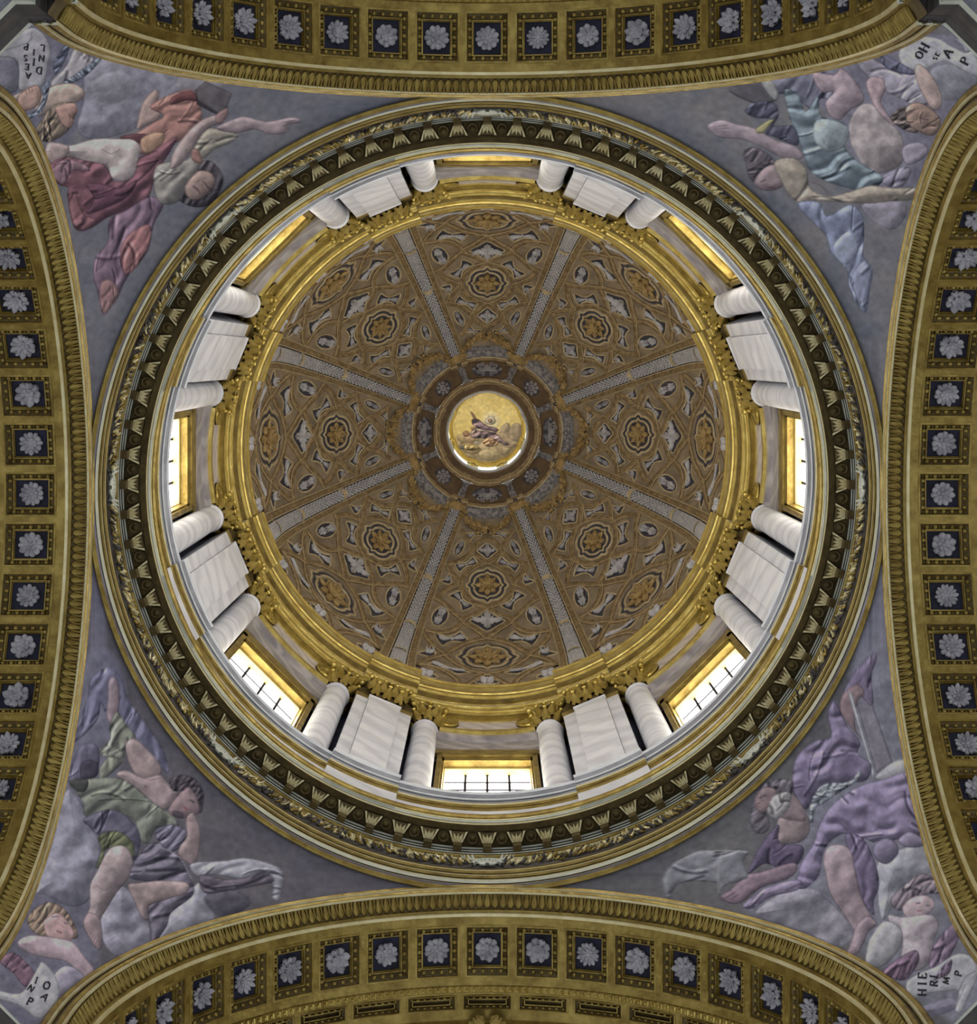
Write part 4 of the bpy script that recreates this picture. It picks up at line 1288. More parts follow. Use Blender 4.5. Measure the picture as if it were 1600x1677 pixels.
# ---- lettering on the scrolls: strokes of roman capitals on a unit square
GLYPH = {
 'D': [[(.1, 0), (.1, 1)], [(.0, 0), (.45, 0), (.75, .2), (.8, .5), (.75, .8), (.45, 1), (.0, 1)]],
 'A': [[(0, 0), (.42, 1), (.82, 0)], [(.15, .36), (.66, .36)]],
 'N': [[(.1, 0), (.1, 1), (.75, 0), (.75, 1)]],
 'I': [[(.2, 0), (.2, 1)], [(.05, 0), (.35, 0)], [(.05, 1), (.35, 1)]],
 'E': [[(.12, 0), (.12, 1)], [(0, 0), (.65, 0), (.65, .15)], [(.12, .52), (.5, .52)], [(0, 1), (.62, 1), (.62, .85)]],
 'L': [[(.12, 1), (.12, 0), (.65, 0), (.65, .16)], [(0, 1), (.28, 1)]],
 'S': [[(.6, .85), (.4, 1), (.15, .92), (.1, .72), (.35, .52), (.6, .3), (.55, .08), (.3, 0), (.05, .14)]],
 'P': [[(.12, 0), (.12, 1), (.5, 1), (.68, .8), (.6, .56), (.12, .46)], [(0, 0), (.3, 0)]],
 'O': [[(.4, 0), (.1, .2), (.03, .5), (.1, .8), (.4, 1), (.7, .8), (.77, .5), (.7, .2), (.4, 0)]],
 'H': [[(.1, 0), (.1, 1)], [(.7, 0), (.7, 1)], [(.1, .5), (.7, .5)], [(0, 0), (.2, 0)], [(.6, 0), (.8, 0)], [(0, 1), (.2, 1)], [(.6, 1), (.8, 1)]],
 'M': [[(.02, 0), (.12, 1), (.45, .15), (.78, 1), (.88, 0)]],
 'R': [[(.12, 0), (.12, 1), (.5, 1), (.66, .78), (.55, .52), (.12, .48)], [(.38, .5), (.78, 0)], [(0, 0), (.28, 0)]],
 '.': [[(.1, .5), (.2, .55)]],
}
def on_vault(px, py):
    """point of the pendentive sphere under a sheet position, and its inward normal"""
    D = Vector(((px - 798) / F_PX, (py - 590) / F_PX, 1.0))
    lo, hi = 15.0, 27.5
    for _ in range(50):
        h = (lo + hi) / 2
        x, y = D.x * h, CAM_Y + D.y * h
        rho = SPH if h < ARC_H else math.sqrt(max(0, SPH ** 2 - (h - ARC_H) ** 2))
        if math.hypot(x, y) < rho: lo = h
        else: hi = h
    p = Vector((D.x * lo, CAM_Y + D.y * lo, lo))
    n = Vector((-p.x, -p.y, -(max(lo, ARC_H) - ARC_H))).normalized()
    return p, n
def letter(ch, cx, cy, size, ang, parent):
    """one painted capital: cx, cy = sheet position of its middle, ang = turn in degrees (clockwise on the sheet)"""
    g = Geo(); ca, sa = math.cos(rad(ang)), math.sin(rad(ang))
    hw = .2 if ch == 'I' else .4
    x, y = cx - size * (hw * ca + .5 * sa), cy - size * (hw * sa - .5 * ca)
    for st in GLYPH[ch]:
        pts = []
        for i in range(len(st) - 1):
            for k in range(4):
                t = k / 4; pts.append((st[i][0] + (st[i + 1][0] - st[i][0]) * t, st[i][1] + (st[i + 1][1] - st[i][1]) * t))
        pts.append(st[-1])
        rows = []
        for i, (u, v) in enumerate(pts):
            a = pts[max(0, i - 1)]; b = pts[min(len(pts) - 1, i + 1)]
            dx, dy = b[0] - a[0], b[1] - a[1]; L = math.hypot(dx, dy) or 1
            wd = .045 + .045 * abs(dy) / L
            row = []
            for sgn in (-1, 1):
                uu, vv = u - dy / L * wd * sgn, v + dx / L * wd * sgn
                X = x + size * (uu * ca + vv * sa); Y = y + size * (uu * sa - vv * ca)
                p, n = on_vault(X, Y)
                row += [p + n * .006, p + n * .012] if sgn < 0 else [p + n * .012, p + n * .006]
            rows.append([tuple(q) for q in row])
        g.grid(rows)
    obj('letter', g.mesh('letter', 'ink'), parent)

SPH = math.hypot(6.0, ARC_R)
def pendentive(qx, qy, sheet_, label, rows=300, cols_=500):
    H = np.linspace(STILT - .02, 27.06, rows)
    rho = np.where(H < ARC_H, SPH, np.sqrt(np.maximum(0, SPH ** 2 - (np.maximum(H, ARC_H) - ARC_H) ** 2)))
    lim = np.arccos(np.clip(6.0 / np.maximum(rho, 6.0), -1, 1))
    u = np.linspace(0, 1, cols_)
    ph = lim[:, None] + (PI / 2 - 2 * lim[:, None]) * u[None, :]
    P = np.stack([qx * rho[:, None] * np.cos(ph), qy * rho[:, None] * np.sin(ph), np.repeat(H[:, None], cols_, 1)], -1)
    px, py = project(P)
    o = obj('pendentive_fresco', painted_mesh('pendentive_fresco', P, sheet_.take(px, py), PAINT_GAIN))
    return tag(o, label, 'fresco', 'pendentive frescoes')

def crop(k, ox, oy):
    return lambda pts: [(ox + x * k, oy + y * k) for x, y in pts]

# ------------------------------------------------------------------ top left: red-cloaked man with a book, arms spread
q = crop(.35, 0, 0)
fr = Fresco(-60, -20, 540, 560, 1.5, 11)
fr.ground((96, 98, 112), (116, 114, 120))
def S(pts, col, **k): fr.shape(q(pts), col, **k)
def Ln(pts, wd, col, al=.7): fr.line(q(pts), wd, col, al)
S([(-60, 180), (120, 90), (420, 230), (640, 300), (520, 420), (380, 560), (300, 700), (180, 620), (-60, 420)], (108, 108, 128), depth=40, amp=.12, outline=0, soft=14)
S([(400, 330), (520, 260), (700, 330), (830, 350), (850, 420), (800, 520), (640, 600), (520, 640), (420, 650), (360, 600), (390, 480)], (124, 122, 138), depth=34, amp=.3, outline=.25, soft=3)
S([(430, 380), (560, 330), (640, 400), (560, 480), (450, 470)], (134, 132, 146), depth=22, amp=.3, outline=0, soft=9)
S([(850, 350), (1000, 360), (1060, 400), (940, 430), (830, 420)], (128, 124, 134), depth=14, amp=.2, outline=.1, soft=4)
S([(-20, 280), (60, 270), (90, 330), (80, 420), (20, 440), (-20, 440)], (112, 112, 130), depth=16, amp=.3)
S([(-40, 215), (60, 160), (150, 128), (205, 160), (237, 230), (225, 300), (207, 390), (170, 412), (92, 420), (88, 330), (70, 275), (-40, 262)], (158, 156, 164), depth=9, amp=.28, outline=.3)
Ln([(0, 240), (90, 215), (140, 190), (150, 150)], 1.6, (104, 106, 124), .6)
S([(240, 380), (310, 310), (350, 225), (400, 250), (440, 290), (350, 370), (260, 412)], (154, 148, 156), depth=9, folds=(40, 16, .5))
S([(250, 300), (290, 230), (320, 205), (325, 225), (300, 290), (260, 350)], (98, 104, 130), depth=5, folds=(50, 9, .5))
S([(380, 330), (470, 260), (490, 250), (440, 320), (360, 380), (260, 412)], (126, 136, 156), depth=5, folds=(130, 7, .5))
S([(165, 505), (230, 410), (340, 390), (395, 425), (375, 470), (250, 520), (178, 545)], (170, 148, 136), depth=16)
S([(40, 460), (100, 430), (105, 455), (60, 480), (40, 475)], (160, 146, 140), depth=6)
S([(90, 440), (160, 398), (192, 420), (182, 490), (112, 520), (85, 490)], (168, 134, 122), depth=10)
for k in range(4): Ln([(100 + 16 * k, 440 - 10 * k), (118 + 14 * k, 420 - 7 * k), (126 + 14 * k, 440 - 7 * k)], .8, (104, 78, 80), .7)
S([(100, 545), (160, 520), (200, 460), (200, 410), (230, 380), (225, 450), (190, 530), (120, 560)], (128, 138, 160), depth=5, folds=(20, 8, .5))
S([(190, 570), (255, 490), (340, 478), (362, 510), (345, 560), (310, 620), (240, 662), (190, 655), (165, 612)], (124, 108, 94), depth=14, folds=(30, 7, .7))
S([(262, 500), (345, 480), (363, 520), (340, 545), (345, 570), (325, 600), (288, 580), (270, 540)], (176, 134, 122), depth=11)
Ln([(322, 535), (330, 545), (325, 555)], 1.0, (62, 48, 56), .9); Ln([(350, 505), (358, 518)], 1, (110, 70, 66), .8)
S([(640, 590), (660, 500), (690, 450), (730, 418), (746, 450), (730, 490), (750, 530), (740, 560), (690, 585), (650, 605)], (156, 130, 124), depth=10)
S([(700, 500), (800, 440), (905, 423), (945, 530), (930, 580), (870, 640), (760, 700), (660, 722), (630, 690), (560, 645), (640, 620), (705, 580), (765, 540)], (152, 106, 98), depth=14, folds=(65, 34, .7))
S([(560, 645), (640, 625), (760, 640), (700, 660), (640, 668)], (94, 58, 66), depth=6)
S([(810, 450), (895, 425), (925, 470), (870, 470), (800, 490)], (108, 62, 66), depth=8)
S([(660, 650), (720, 620), (766, 625), (760, 670), (700, 716), (665, 705)], (172, 132, 106), depth=14)
S([(215, 700), (230, 670), (330, 680), (440, 650), (560, 650), (625, 655), (658, 690), (650, 740), (640, 810), (580, 848), (520, 830), (500, 775), (420, 765), (330, 735), (250, 762), (220, 735)], (174, 158, 156), depth=20, amp=.5)
S([(212, 705), (230, 668), (290, 672), (325, 690), (305, 738), (252, 764), (220, 740)], (168, 146, 142), depth=10, outline=.3)
for k in range(4): Ln([(214 + 3 * k, 712 + 11 * k), (240 + 3 * k, 708 + 11 * k)], .9, (104, 86, 92), .7)
Ln([(480, 700), (520, 720), (560, 700)], 1.6, (120, 104, 112), .5)
S([(230, 780), (300, 735), (390, 750), (480, 768), (510, 800), (540, 850), (620, 830), (650, 740), (700, 715), (830, 640), (765, 760), (720, 850), (690, 930), (600, 980), (500, 1020), (440, 1060), (380, 1082), (340, 1050), (315, 920), (320, 880), (270, 860)], (116, 74, 86), depth=16, amp=.5, folds=(60, 30, 1.0))
S([(240, 790), (310, 745), (390, 765), (420, 800), (340, 800), (300, 860), (262, 845)], (138, 104, 116), depth=9, folds=(10, 16, .7))
S([(400, 860), (480, 860), (560, 880), (640, 840), (600, 920), (480, 980), (400, 1000), (440, 930)], (92, 58, 74), depth=12, folds=(70, 22, .9))
S([(320, 930), (350, 900), (390, 1000), (450, 1030), (400, 1075), (345, 1050)], (134, 88, 96), depth=10, folds=(30, 16, .6))
S([(510, 1030), (580, 990), (700, 920), (765, 955), (720, 1050), (690, 1180), (600, 1290), (550, 1390), (490, 1470), (470, 1440), (455, 1360), (435, 1290), (450, 1200), (505, 1130)], (112, 88, 108), depth=12, amp=.5, folds=(25, 26, 1.0))
S([(590, 1110), (700, 1050), (690, 1170), (600, 1285), (560, 1210)], (146, 96, 98), depth=10, folds=(30, 18, .8))
S([(470, 1330), (520, 1310), (555, 1380), (490, 1468), (470, 1430)], (142, 104, 104), depth=8, folds=(20, 14, .6))
S([(730, 780), (800, 755), (880, 745), (905, 700), (955, 740), (885, 850), (860, 920), (800, 956), (740, 942), (718, 860)], (134, 128, 122), depth=20, folds=(50, 24, .5))
S([(910, 690), (960, 610), (1010, 600), (1112, 630), (1080, 668), (1000, 700), (950, 745)], (142, 134, 120), depth=10, folds=(60, 18, .5))
S([(800, 790), (808, 720), (860, 640), (930, 570), (1010, 538), (1032, 570), (960, 612), (905, 690), (850, 765)], (158, 136, 134), depth=12)
S([(1010, 600), (1090, 558), (1150, 545), (1240, 567), (1300, 560), (1350, 548), (1395, 552), (1402, 575), (1350, 582), (1335, 622), (1260, 628), (1190, 605), (1100, 622)], (150, 130, 134), depth=10)
for k in range(3): Ln([(1310 + 10 * k, 575 + 14 * k), (1380 - 14 * k, 562 + 20 * k)], .8, (92, 78, 90), .7)
S([(960, 380), (1086, 437), (1046, 545), (925, 470), (914, 420)], (92, 86, 92), depth=5, amp=.2, sm=1)
S([(914, 420), (925, 470), (1046, 545), (1020, 540), (920, 488)], (58, 54, 62), depth=3, amp=.1, sm=1)
S([(1010, 540), (1060, 505), (1068, 530), (1040, 575), (1015, 575)], (156, 118, 116), depth=6)
S([(838, 935), (890, 965), (950, 968), (1000, 945), (1045, 860), (1030, 795), (980, 752), (935, 765), (925, 800), (960, 850), (900, 900), (850, 905)], (78, 72, 78), depth=10, folds=(30, 10, .9))
S([(878, 850), (930, 800), (985, 808), (1008, 850), (985, 890), (940, 930), (890, 932), (865, 890)], (156, 128, 118), depth=14)
Ln([(905, 872), (925, 888), (935, 905)], 1.6, (66, 52, 60), .9); Ln([(955, 850), (975, 880), (995, 885)], 1.6, (66, 52, 60), .9); Ln([(925, 850), (945, 845), (950, 890)], 1.0, (96, 72, 72), .7)
S([(900, 700), (930, 705), (945, 760), (915, 760), (895, 740)], (150, 108, 98), depth=6)
TL = pendentive(-1, -1, fr, 'top left fresco of a red-cloaked man with arms spread, holding a book')
for ch, x, y, sz in (('D', 64, 115, 11), ('A', 46, 123.5, 10), ('N', 68, 95, 11), ('I', 55, 101, 11), ('E', 43.5, 109, 9.5), ('L', 69, 78, 10), ('I', 55, 85, 9), ('S', 41, 94.5, 9.5), ('P', 42, 76, 10)):
    letter(ch, x, y, sz, 186, TL)

# ------------------------------------------------------------------ top right: man in a pale blue cloak reaching out
q = crop(.35, 1040, 0)
fr = Fresco(1060, -20, 1660, 560, 1.5, 12)
fr.ground((98, 102, 116), (122, 118, 120))
S([(700, 330), (1000, 250), (1250, 160), (1620, 200), (1640, 420), (1450, 700), (1280, 900), (1150, 1060), (1000, 700), (800, 420)], (116, 114, 134), depth=40, amp=.12, outline=0, soft=14)
S([(1380, 330), (1480, 300), (1600, 360), (1560, 450), (1460, 470), (1400, 430)], (126, 128, 142), depth=20, amp=.3, outline=.15, soft=4)
S([(1005, 560), (1050, 495), (1110, 488), (1180, 560), (1250, 640), (1252, 760), (1150, 812), (1080, 790), (1020, 700), (1000, 620)], (146, 136, 138), depth=34, amp=.42, outline=.25)
S([(1060, 960), (1180, 920), (1262, 930), (1270, 1000), (1230, 1062), (1180, 1072), (1110, 1030)], (134, 128, 144), depth=22, amp=.4, outline=.2, soft=2)
S([(1232, 260), (1260, 195), (1330, 170), (1420, 180), (1480, 215), (1545, 245), (1575, 232), (1610, 300), (1610, 356), (1530, 328), (1460, 288), (1400, 302), (1340, 332), (1260, 308)], (176, 176, 186), depth=9, amp=.25, outline=.3)
S([(1490, 180), (1535, 190), (1580, 232), (1545, 245), (1530, 215)], (156, 158, 172), depth=5, amp=.3)
S([(1035, 290), (1080, 258), (1160, 300), (1250, 330), (1330, 350), (1400, 380), (1432, 450), (1420, 505), (1350, 522), (1280, 480), (1180, 430), (1090, 360)], (150, 144, 162), depth=18, folds=(55, 26, .7))
S([(1160, 250), (1230, 290), (1310, 340), (1280, 350), (1200, 330), (1150, 290)], (104, 106, 134), depth=6, folds=(30, 12, .6))
S([(1080, 390), (1110, 358), (1160, 370), (1172, 420), (1150, 480), (1200, 560), (1212, 592), (1150, 540), (1110, 480)], (162, 138, 146), depth=11)
S([(1320, 300), (1372, 330), (1430, 430), (1432, 500), (1390, 512), (1340, 430), (1310, 350)], (176, 152, 146), depth=13)
S([(1195, 545), (1270, 495), (1330, 600), (1300, 622), (1230, 592)], (108, 96, 94), depth=10, folds=(60, 8, .8))
S([(1270, 500), (1330, 480), (1400, 520), (1432, 572), (1400, 632), (1340, 622), (1275, 575)], (152, 124, 112), depth=14, folds=(60, 14, .4))
Ln([(1290, 520), (1310, 512)], 1, (66, 56, 66), .9); Ln([(1340, 555), (1370, 560)], 1.2, (72, 56, 64), .9)
S([(1250, 690), (1330, 665), (1372, 700), (1350, 740), (1270, 772)], (142, 134, 152), depth=10)
S([(1145, 830), (1250, 780), (1292, 800), (1250, 872), (1180, 872)], (128, 122, 142), depth=12, folds=(40, 18, .6))
S([(590, 380), (680, 358), (780, 328), (900, 340), (952, 400), (930, 470), (870, 460), (840, 520), (780, 480), (700, 440), (640, 440)], (106, 106, 128), depth=16, folds=(30, 26, .8))
S([(443, 430), (480, 400), (590, 383), (640, 440), (662, 470), (570, 487)], (86, 84, 92), depth=6, amp=.3)
S([(590, 385), (640, 378), (670, 440), (650, 470)], (150, 150, 150), depth=5)
S([(830, 340), (930, 350), (965, 318), (1030, 380), (1072, 470), (1000, 520), (960, 562), (910, 540), (890, 480), (930, 430), (870, 430)], (156, 136, 146), depth=16)
S([(700, 420), (760, 440), (800, 520), (856, 448), (870, 540), (960, 568), (1002, 620), (982, 690), (1050, 760), (1162, 832), (1090, 897), (1000, 880), (900, 850), (820, 800), (788, 720), (760, 640), (720, 540)], (112, 128, 140), depth=18, amp=.5, folds=(62, 30, .9))
S([(850, 560), (960, 573), (1002, 620), (972, 692), (900, 708), (838, 655)], (138, 152, 158), depth=24, amp=.42, outline=.2)
S([(338, 590), (400, 560), (480, 580), (560, 600), (650, 650), (760, 690), (782, 742), (700, 742), (600, 692), (500, 652), (390, 642)], (152, 134, 142), depth=12)
for k in range(3): Ln([(350 + 12 * k, 596 + 10 * k), (430 + 10 * k, 585 + 16 * k)], .8, (96, 80, 92), .6)
S([(513, 520), (560, 478), (650, 480), (672, 540), (650, 590), (742, 590), (762, 680), (650, 640), (610, 622), (640, 560), (560, 550)], (84, 84, 106), depth=9, folds=(50, 18, .8))
S([(568, 602), (620, 565), (652, 560), (620, 600), (600, 622), (570, 622)], (160, 154, 104), depth=5)
S([(518, 760), (508, 710), (560, 688), (620, 720), (662, 770), (600, 800), (560, 852), (530, 820)], (94, 86, 94), depth=10, folds=(50, 9, .8))
S([(556, 852), (600, 788), (660, 770), (704, 820), (690, 872), (630, 893), (580, 882)], (142, 122, 126), depth=13)
Ln([(590, 850), (610, 840)], 1.4, (64, 54, 66), .9); Ln([(620, 880), (650, 876)], 1.4, (80, 58, 66), .9)
S([(650, 760), (740, 738), (800, 790), (820, 880), (900, 918), (1000, 898), (1100, 868), (1200, 880), (1312, 880), (1300, 932), (1200, 942), (1100, 952), (980, 947), (860, 942), (780, 952), (720, 912), (690, 860)], (150, 138, 124), depth=18, amp=.45, folds=(70, 40, .5))
Ln([(820, 850), (870, 870), (900, 900)], 1.2, (88, 78, 84), .7)
S([(760, 952), (860, 945), (900, 1010), (1000, 958), (1060, 1000), (1072, 1100), (1070, 1200), (1112, 1260), (1100, 1350), (1080, 1460), (1040, 1422), (1000, 1340), (990, 1260), (920, 1190), (890, 1100), (830, 1040)], (116, 124, 152), depth=14, amp=.5, folds=(15, 30, 1.0))
S([(940, 1130), (1010, 1080), (1040, 1170), (990, 1240), (930, 1190)], (140, 148, 172), depth=12, amp=.4, outline=.15)
S([(1010, 1300), (1070, 1220), (1105, 1270), (1095, 1340), (1075, 1440), (1040, 1400)], (128, 134, 160), depth=9, folds=(20, 18, .7))
TR = pendentive(1, -1, fr, 'top right fresco of a bearded man in a pale blue cloak reaching toward the ring')
for ch, x, y, sz, an in (('H', 1514, 77.5, 15, -62), ('O', 1506, 89.5, 13, -60), ('S', 1532, 95, 7, -62), ('E', 1536, 88, 7, -62), ('A', 1552.5, 86.5, 15, -58), ('P', 1581, 99, 14, -62)):
    letter(ch, x, y, sz, an, TR)

# ------------------------------------------------------------------ bottom left: man leaning his head on his hand
q = crop(.3679, 0, 1060)
fr = Fresco(-60, 1060, 520, 1720, 1.5, 13)
fr.ground((88, 86, 96), (104, 100, 106))
S([(-40, 1640), (-40, 1300), (120, 1050), (280, 620), (330, 300), (400, 0), (520, 60), (560, 300), (500, 700), (460, 1000), (420, 1500), (200, 1700)], (108, 106, 126), depth=40, amp=.1, outline=0, soft=16)
S([(290, 640), (350, 680), (430, 840), (442, 920), (410, 1040), (390, 1130), (310, 1152), (200, 1100), (160, 1080), (230, 880)], (130, 128, 146), depth=40, amp=.4, outline=.25)
S([(478, 1120), (540, 1060), (620, 1130), (662, 1230), (667, 1320), (600, 1372), (510, 1372), (450, 1290), (450, 1200)], (142, 138, 156), depth=34, amp=.42, outline=.25)
S([(735, 1200), (850, 1080), (900, 1050), (952, 1180), (942, 1232), (800, 1272), (705, 1305)], (142, 140, 154), depth=24, amp=.4, outline=.2)
S([(910, 1110), (1000, 1080), (1090, 1100), (1112, 1150), (1000, 1202), (940, 1172)], (84, 80, 92), depth=16, amp=.3, outline=.1, soft=4)
S([(400, 150), (440, 108), (490, 93), (545, 140), (565, 220), (640, 330), (722, 450), (752, 562), (660, 480), (560, 400), (485, 330), (450, 250), (430, 330), (328, 425), (350, 330), (390, 230)], (106, 104, 132), depth=12, amp=.4, folds=(20, 30, .9))
S([(328, 500), (360, 438), (420, 428), (442, 470), (430, 560), (360, 600), (298, 592)], (102, 98, 122), depth=11, folds=(30, 22, .8))
S([(360, 520), (400, 500), (435, 520), (430, 575), (365, 585)], (66, 62, 80), depth=8)
S([(483, 150), (515, 136), (532, 200), (526, 290), (500, 342), (475, 312), (480, 220)], (148, 126, 134), depth=10)
S([(520, 288), (560, 340), (608, 410), (562, 450), (550, 502), (520, 540), (450, 592), (443, 540), (480, 480), (438, 460), (490, 410), (488, 350)], (126, 128, 114), depth=10, amp=.5, folds=(20, 22, .9))
S([(445, 450), (500, 440), (548, 470), (540, 500), (500, 490), (460, 485)], (136, 136, 124), depth=7, folds=(70, 9, .6))
S([(560, 430), (602, 408), (672, 470), (712, 520), (712, 572), (640, 592), (600, 560), (568, 500)], (160, 136, 136), depth=16)
S([(518, 570), (560, 548), (640, 580), (712, 568), (752, 610), (795, 650), (742, 722), (680, 692), (600, 622)], (154, 132, 134), depth=18)
Ln([(645, 618), (650, 624)], 1.6, (104, 70, 74), .8); Ln([(600, 560), (660, 590), (720, 580)], 1.4, (112, 94, 102), .6)
S([(308, 600), (380, 588), (520, 580), (600, 622), (680, 692), (762, 742), (795, 802), (700, 802), (662, 872), (620, 852), (590, 762), (480, 752), (380, 752), (368, 690)], (118, 122, 110), depth=18, amp=.48, folds=(60, 34, .8))
S([(310, 600), (390, 590), (380, 640), (340, 640)], (74, 76, 74), depth=8)
S([(370, 765), (480, 722), (560, 750), (622, 830), (612, 930), (570, 962), (580, 900), (520, 862), (430, 832), (400, 800)], (92, 88, 110), depth=13, folds=(50, 26, .8))
S([(438, 840), (520, 818), (592, 870), (592, 942), (540, 892), (470, 902), (460, 962), (428, 982), (450, 900)], (98, 102, 74), depth=9, folds=(20, 18, .7))
S([(463, 932), (500, 888), (560, 888), (592, 950), (575, 1022), (520, 1092), (470, 1172), (440, 1232), (447, 1342), (420, 1322), (368, 1232), (398, 1160), (400, 1060), (430, 1000)], (160, 140, 142), depth=20, amp=.48)
S([(370, 1228), (395, 1180), (440, 1205), (456, 1280), (450, 1344), (424, 1334), (392, 1285)], (158, 134, 138), depth=12, outline=.35)
for k in range(4): Ln([(398 + 9 * k, 1292 + 10 * k), (408 + 8 * k, 1268 + 12 * k)], .9, (100, 80, 90), .7)
Ln([(430, 1060), (470, 1080), (540, 1030)], 2, (118, 100, 110), .5)
S([(608, 940), (680, 868), (762, 900), (812, 960), (852, 1040), (864, 1072), (852, 1112), (762, 1182), (742, 1242), (680, 1322), (668, 1232), (660, 1152), (762, 1102), (700, 1052), (590, 1032), (578, 1000)], (100, 94, 112), depth=15, amp=.5, folds=(65, 32, 1.0))
S([(568, 1060), (620, 1048), (720, 1038), (832, 1048), (832, 1092), (742, 1122), (662, 1152), (662, 1212), (630, 1202), (598, 1132)], (152, 130, 130), depth=13)
S([(690, 820), (762, 788), (832, 820), (822, 872), (762, 912), (720, 882)], (108, 102, 124), depth=11, folds=(60, 18, .8))
Ln([(690, 880), (760, 910), (810, 950), (850, 1030)], 1.6, (150, 146, 160), .7)
S([(755, 590), (820, 567), (880, 598), (908, 660), (892, 742), (850, 682), (830, 640), (770, 640)], (78, 70, 78), depth=10, folds=(40, 9, .9))
S([(750, 720), (790, 660), (842, 622), (884, 690), (882, 742), (820, 762), (765, 750)], (136, 112, 116), depth=14)
Ln([(845, 680), (862, 690)], 1.6, (50, 42, 54), .9); Ln([(820, 712), (836, 724)], 1.8, (126, 66, 70), .8); Ln([(812, 620), (826, 632), (812, 640)], 1.4, (96, 70, 74), .8)
S([(770, 730), (810, 735), (815, 760), (780, 755)], (86, 76, 84), depth=5)
S([(828, 762), (862, 738), (892, 820), (887, 902), (860, 967), (798, 932), (798, 890), (830, 842)], (156, 132, 132), depth=12)
for k in range(3): Ln([(815 + 14 * k, 745 + 6 * k), (825 + 12 * k, 765 + 6 * k)], 1, (96, 78, 86), .7)
S([(850, 962), (1000, 950), (1090, 938), (1190, 958), (1258, 1000), (1254, 1080), (1240, 1132), (1213, 1112), (1215, 1052), (1150, 1012), (1080, 1032), (960, 1012), (880, 1022)], (146, 144, 154), depth=9, amp=.4, folds=(75, 26, .5))
S([(890, 1012), (1000, 1032), (1100, 1022), (1172, 992), (1222, 1040), (1140, 1062), (1000, 1087), (908, 1092)], (94, 86, 98), depth=9, amp=.4, folds=(75, 22, .6))
S([(122, 1200), (180, 1148), (230, 1136), (290, 1168), (335, 1240), (345, 1292), (300, 1300), (200, 1290), (140, 1260)], (146, 122, 104), depth=12, folds=(40, 12, .9))
S([(198, 1212), (260, 1182), (310, 1232), (332, 1282), (280, 1324), (220, 1300), (195, 1250)], (186, 148, 146), depth=16, amp=.35)
Ln([(232, 1200), (258, 1198)], 1.4, (70, 74, 96), .9); Ln([(285, 1225), (298, 1232)], 1.2, (70, 74, 96), .9); Ln([(254, 1262), (272, 1272)], 1.5, (120, 60, 66), .9); Ln([(270, 1235), (282, 1248)], 1.2, (150, 100, 100), .8)
S([(78, 1312), (130, 1283), (230, 1290), (322, 1312), (372, 1372), (422, 1442), (380, 1482), (300, 1402), (200, 1382), (110, 1352)], (176, 150, 160), depth=18)
S([(230, 1480), (280, 1420), (340, 1430), (380, 1480), (320, 1530), (260, 1550)], (150, 142, 164), depth=16)
S([(0, 1400), (60, 1358), (150, 1440), (160, 1492), (110, 1512), (60, 1452)], (124, 92, 112), depth=9, folds=(40, 16, .8))
S([(-40, 1520), (90, 1540), (160, 1440), (190, 1400), (250, 1470), (262, 1560), (180, 1652), (80, 1592), (-40, 1556)], (170, 168, 174), depth=10, amp=.3, outline=.3)
BL = pendentive(-1, 1, fr, 'bottom left fresco of a man in green and violet resting chin on hand')
for ch, x, y, sz, an in (('I', 59, 1606, 10, 18), ('O', 76, 1614.5, 13, 22), ('N', 50, 1619, 11, 35), ('A', 73, 1633, 12, 40), ('P', 49, 1641, 12, 28)):
    letter(ch, x, y, sz, an, BL)

# ------------------------------------------------------------------ bottom right: bearded man in violet
q = crop(.3679, 1040, 1060)
fr = Fresco(1080, 1060, 1660, 1720, 1.5, 14)
fr.ground((92, 92, 100), (108, 106, 108))
S([(980, 0), (1130, 0), (1220, 500), (1350, 1000), (1560, 1400), (1560, 1700), (1300, 1600), (1000, 1340), (800, 1240), (500, 1180), (560, 1060), (900, 500)], (118, 118, 134), depth=40, amp=.1, outline=0, soft=16)
S([(1080, 960), (1180, 900), (1290, 888), (1342, 1000), (1342, 1052), (1200, 1052), (1150, 1152), (1100, 1212), (1080, 1102)], (150, 150, 160), depth=34, amp=.4, outline=.2)
S([(550, 1160), (680, 1080), (800, 1078), (862, 1130), (932, 1200), (972, 1292), (900, 1332), (762, 1272), (640, 1232), (550, 1202)], (136, 132, 146), depth=34, amp=.4, outline=.2)
S([(1068, 582), (1130, 518), (1212, 500), (1217, 557), (1130, 592)], (156, 156, 162), depth=14, amp=.3)
S([(1040, 1540), (1240, 1600), (1400, 1560), (1440, 1600), (1300, 1640)], (120, 116, 138), depth=20, amp=.3, outline=.1, soft=3)
S([(905, 250), (940, 170), (985, 100), (1060, 28), (1077, 50), (1052, 130), (1062, 230), (1050, 262), (1000, 215), (950, 200)], (116, 104, 132), depth=12, folds=(25, 24, .8))
S([(918, 220), (960, 178), (1000, 168), (1022, 210), (990, 242), (980, 352), (1002, 402), (940, 332), (913, 280)], (136, 112, 116), depth=10)
S([(985, 245), (1060, 260), (1146, 512), (1075, 562)], (122, 116, 130), depth=5, amp=.25, sm=1)
S([(945, 198), (966, 205), (1068, 560), (1060, 597), (1034, 490)], (168, 168, 174), depth=3, amp=.2, sm=1)
S([(718, 490), (800, 418), (872, 400), (858, 300), (888, 240), (940, 342), (1002, 422), (992, 472), (1052, 522), (1030, 592), (960, 602), (880, 612), (800, 662), (762, 722), (720, 672), (700, 600)], (118, 106, 136), depth=18, amp=.5, folds=(60, 36, .9))
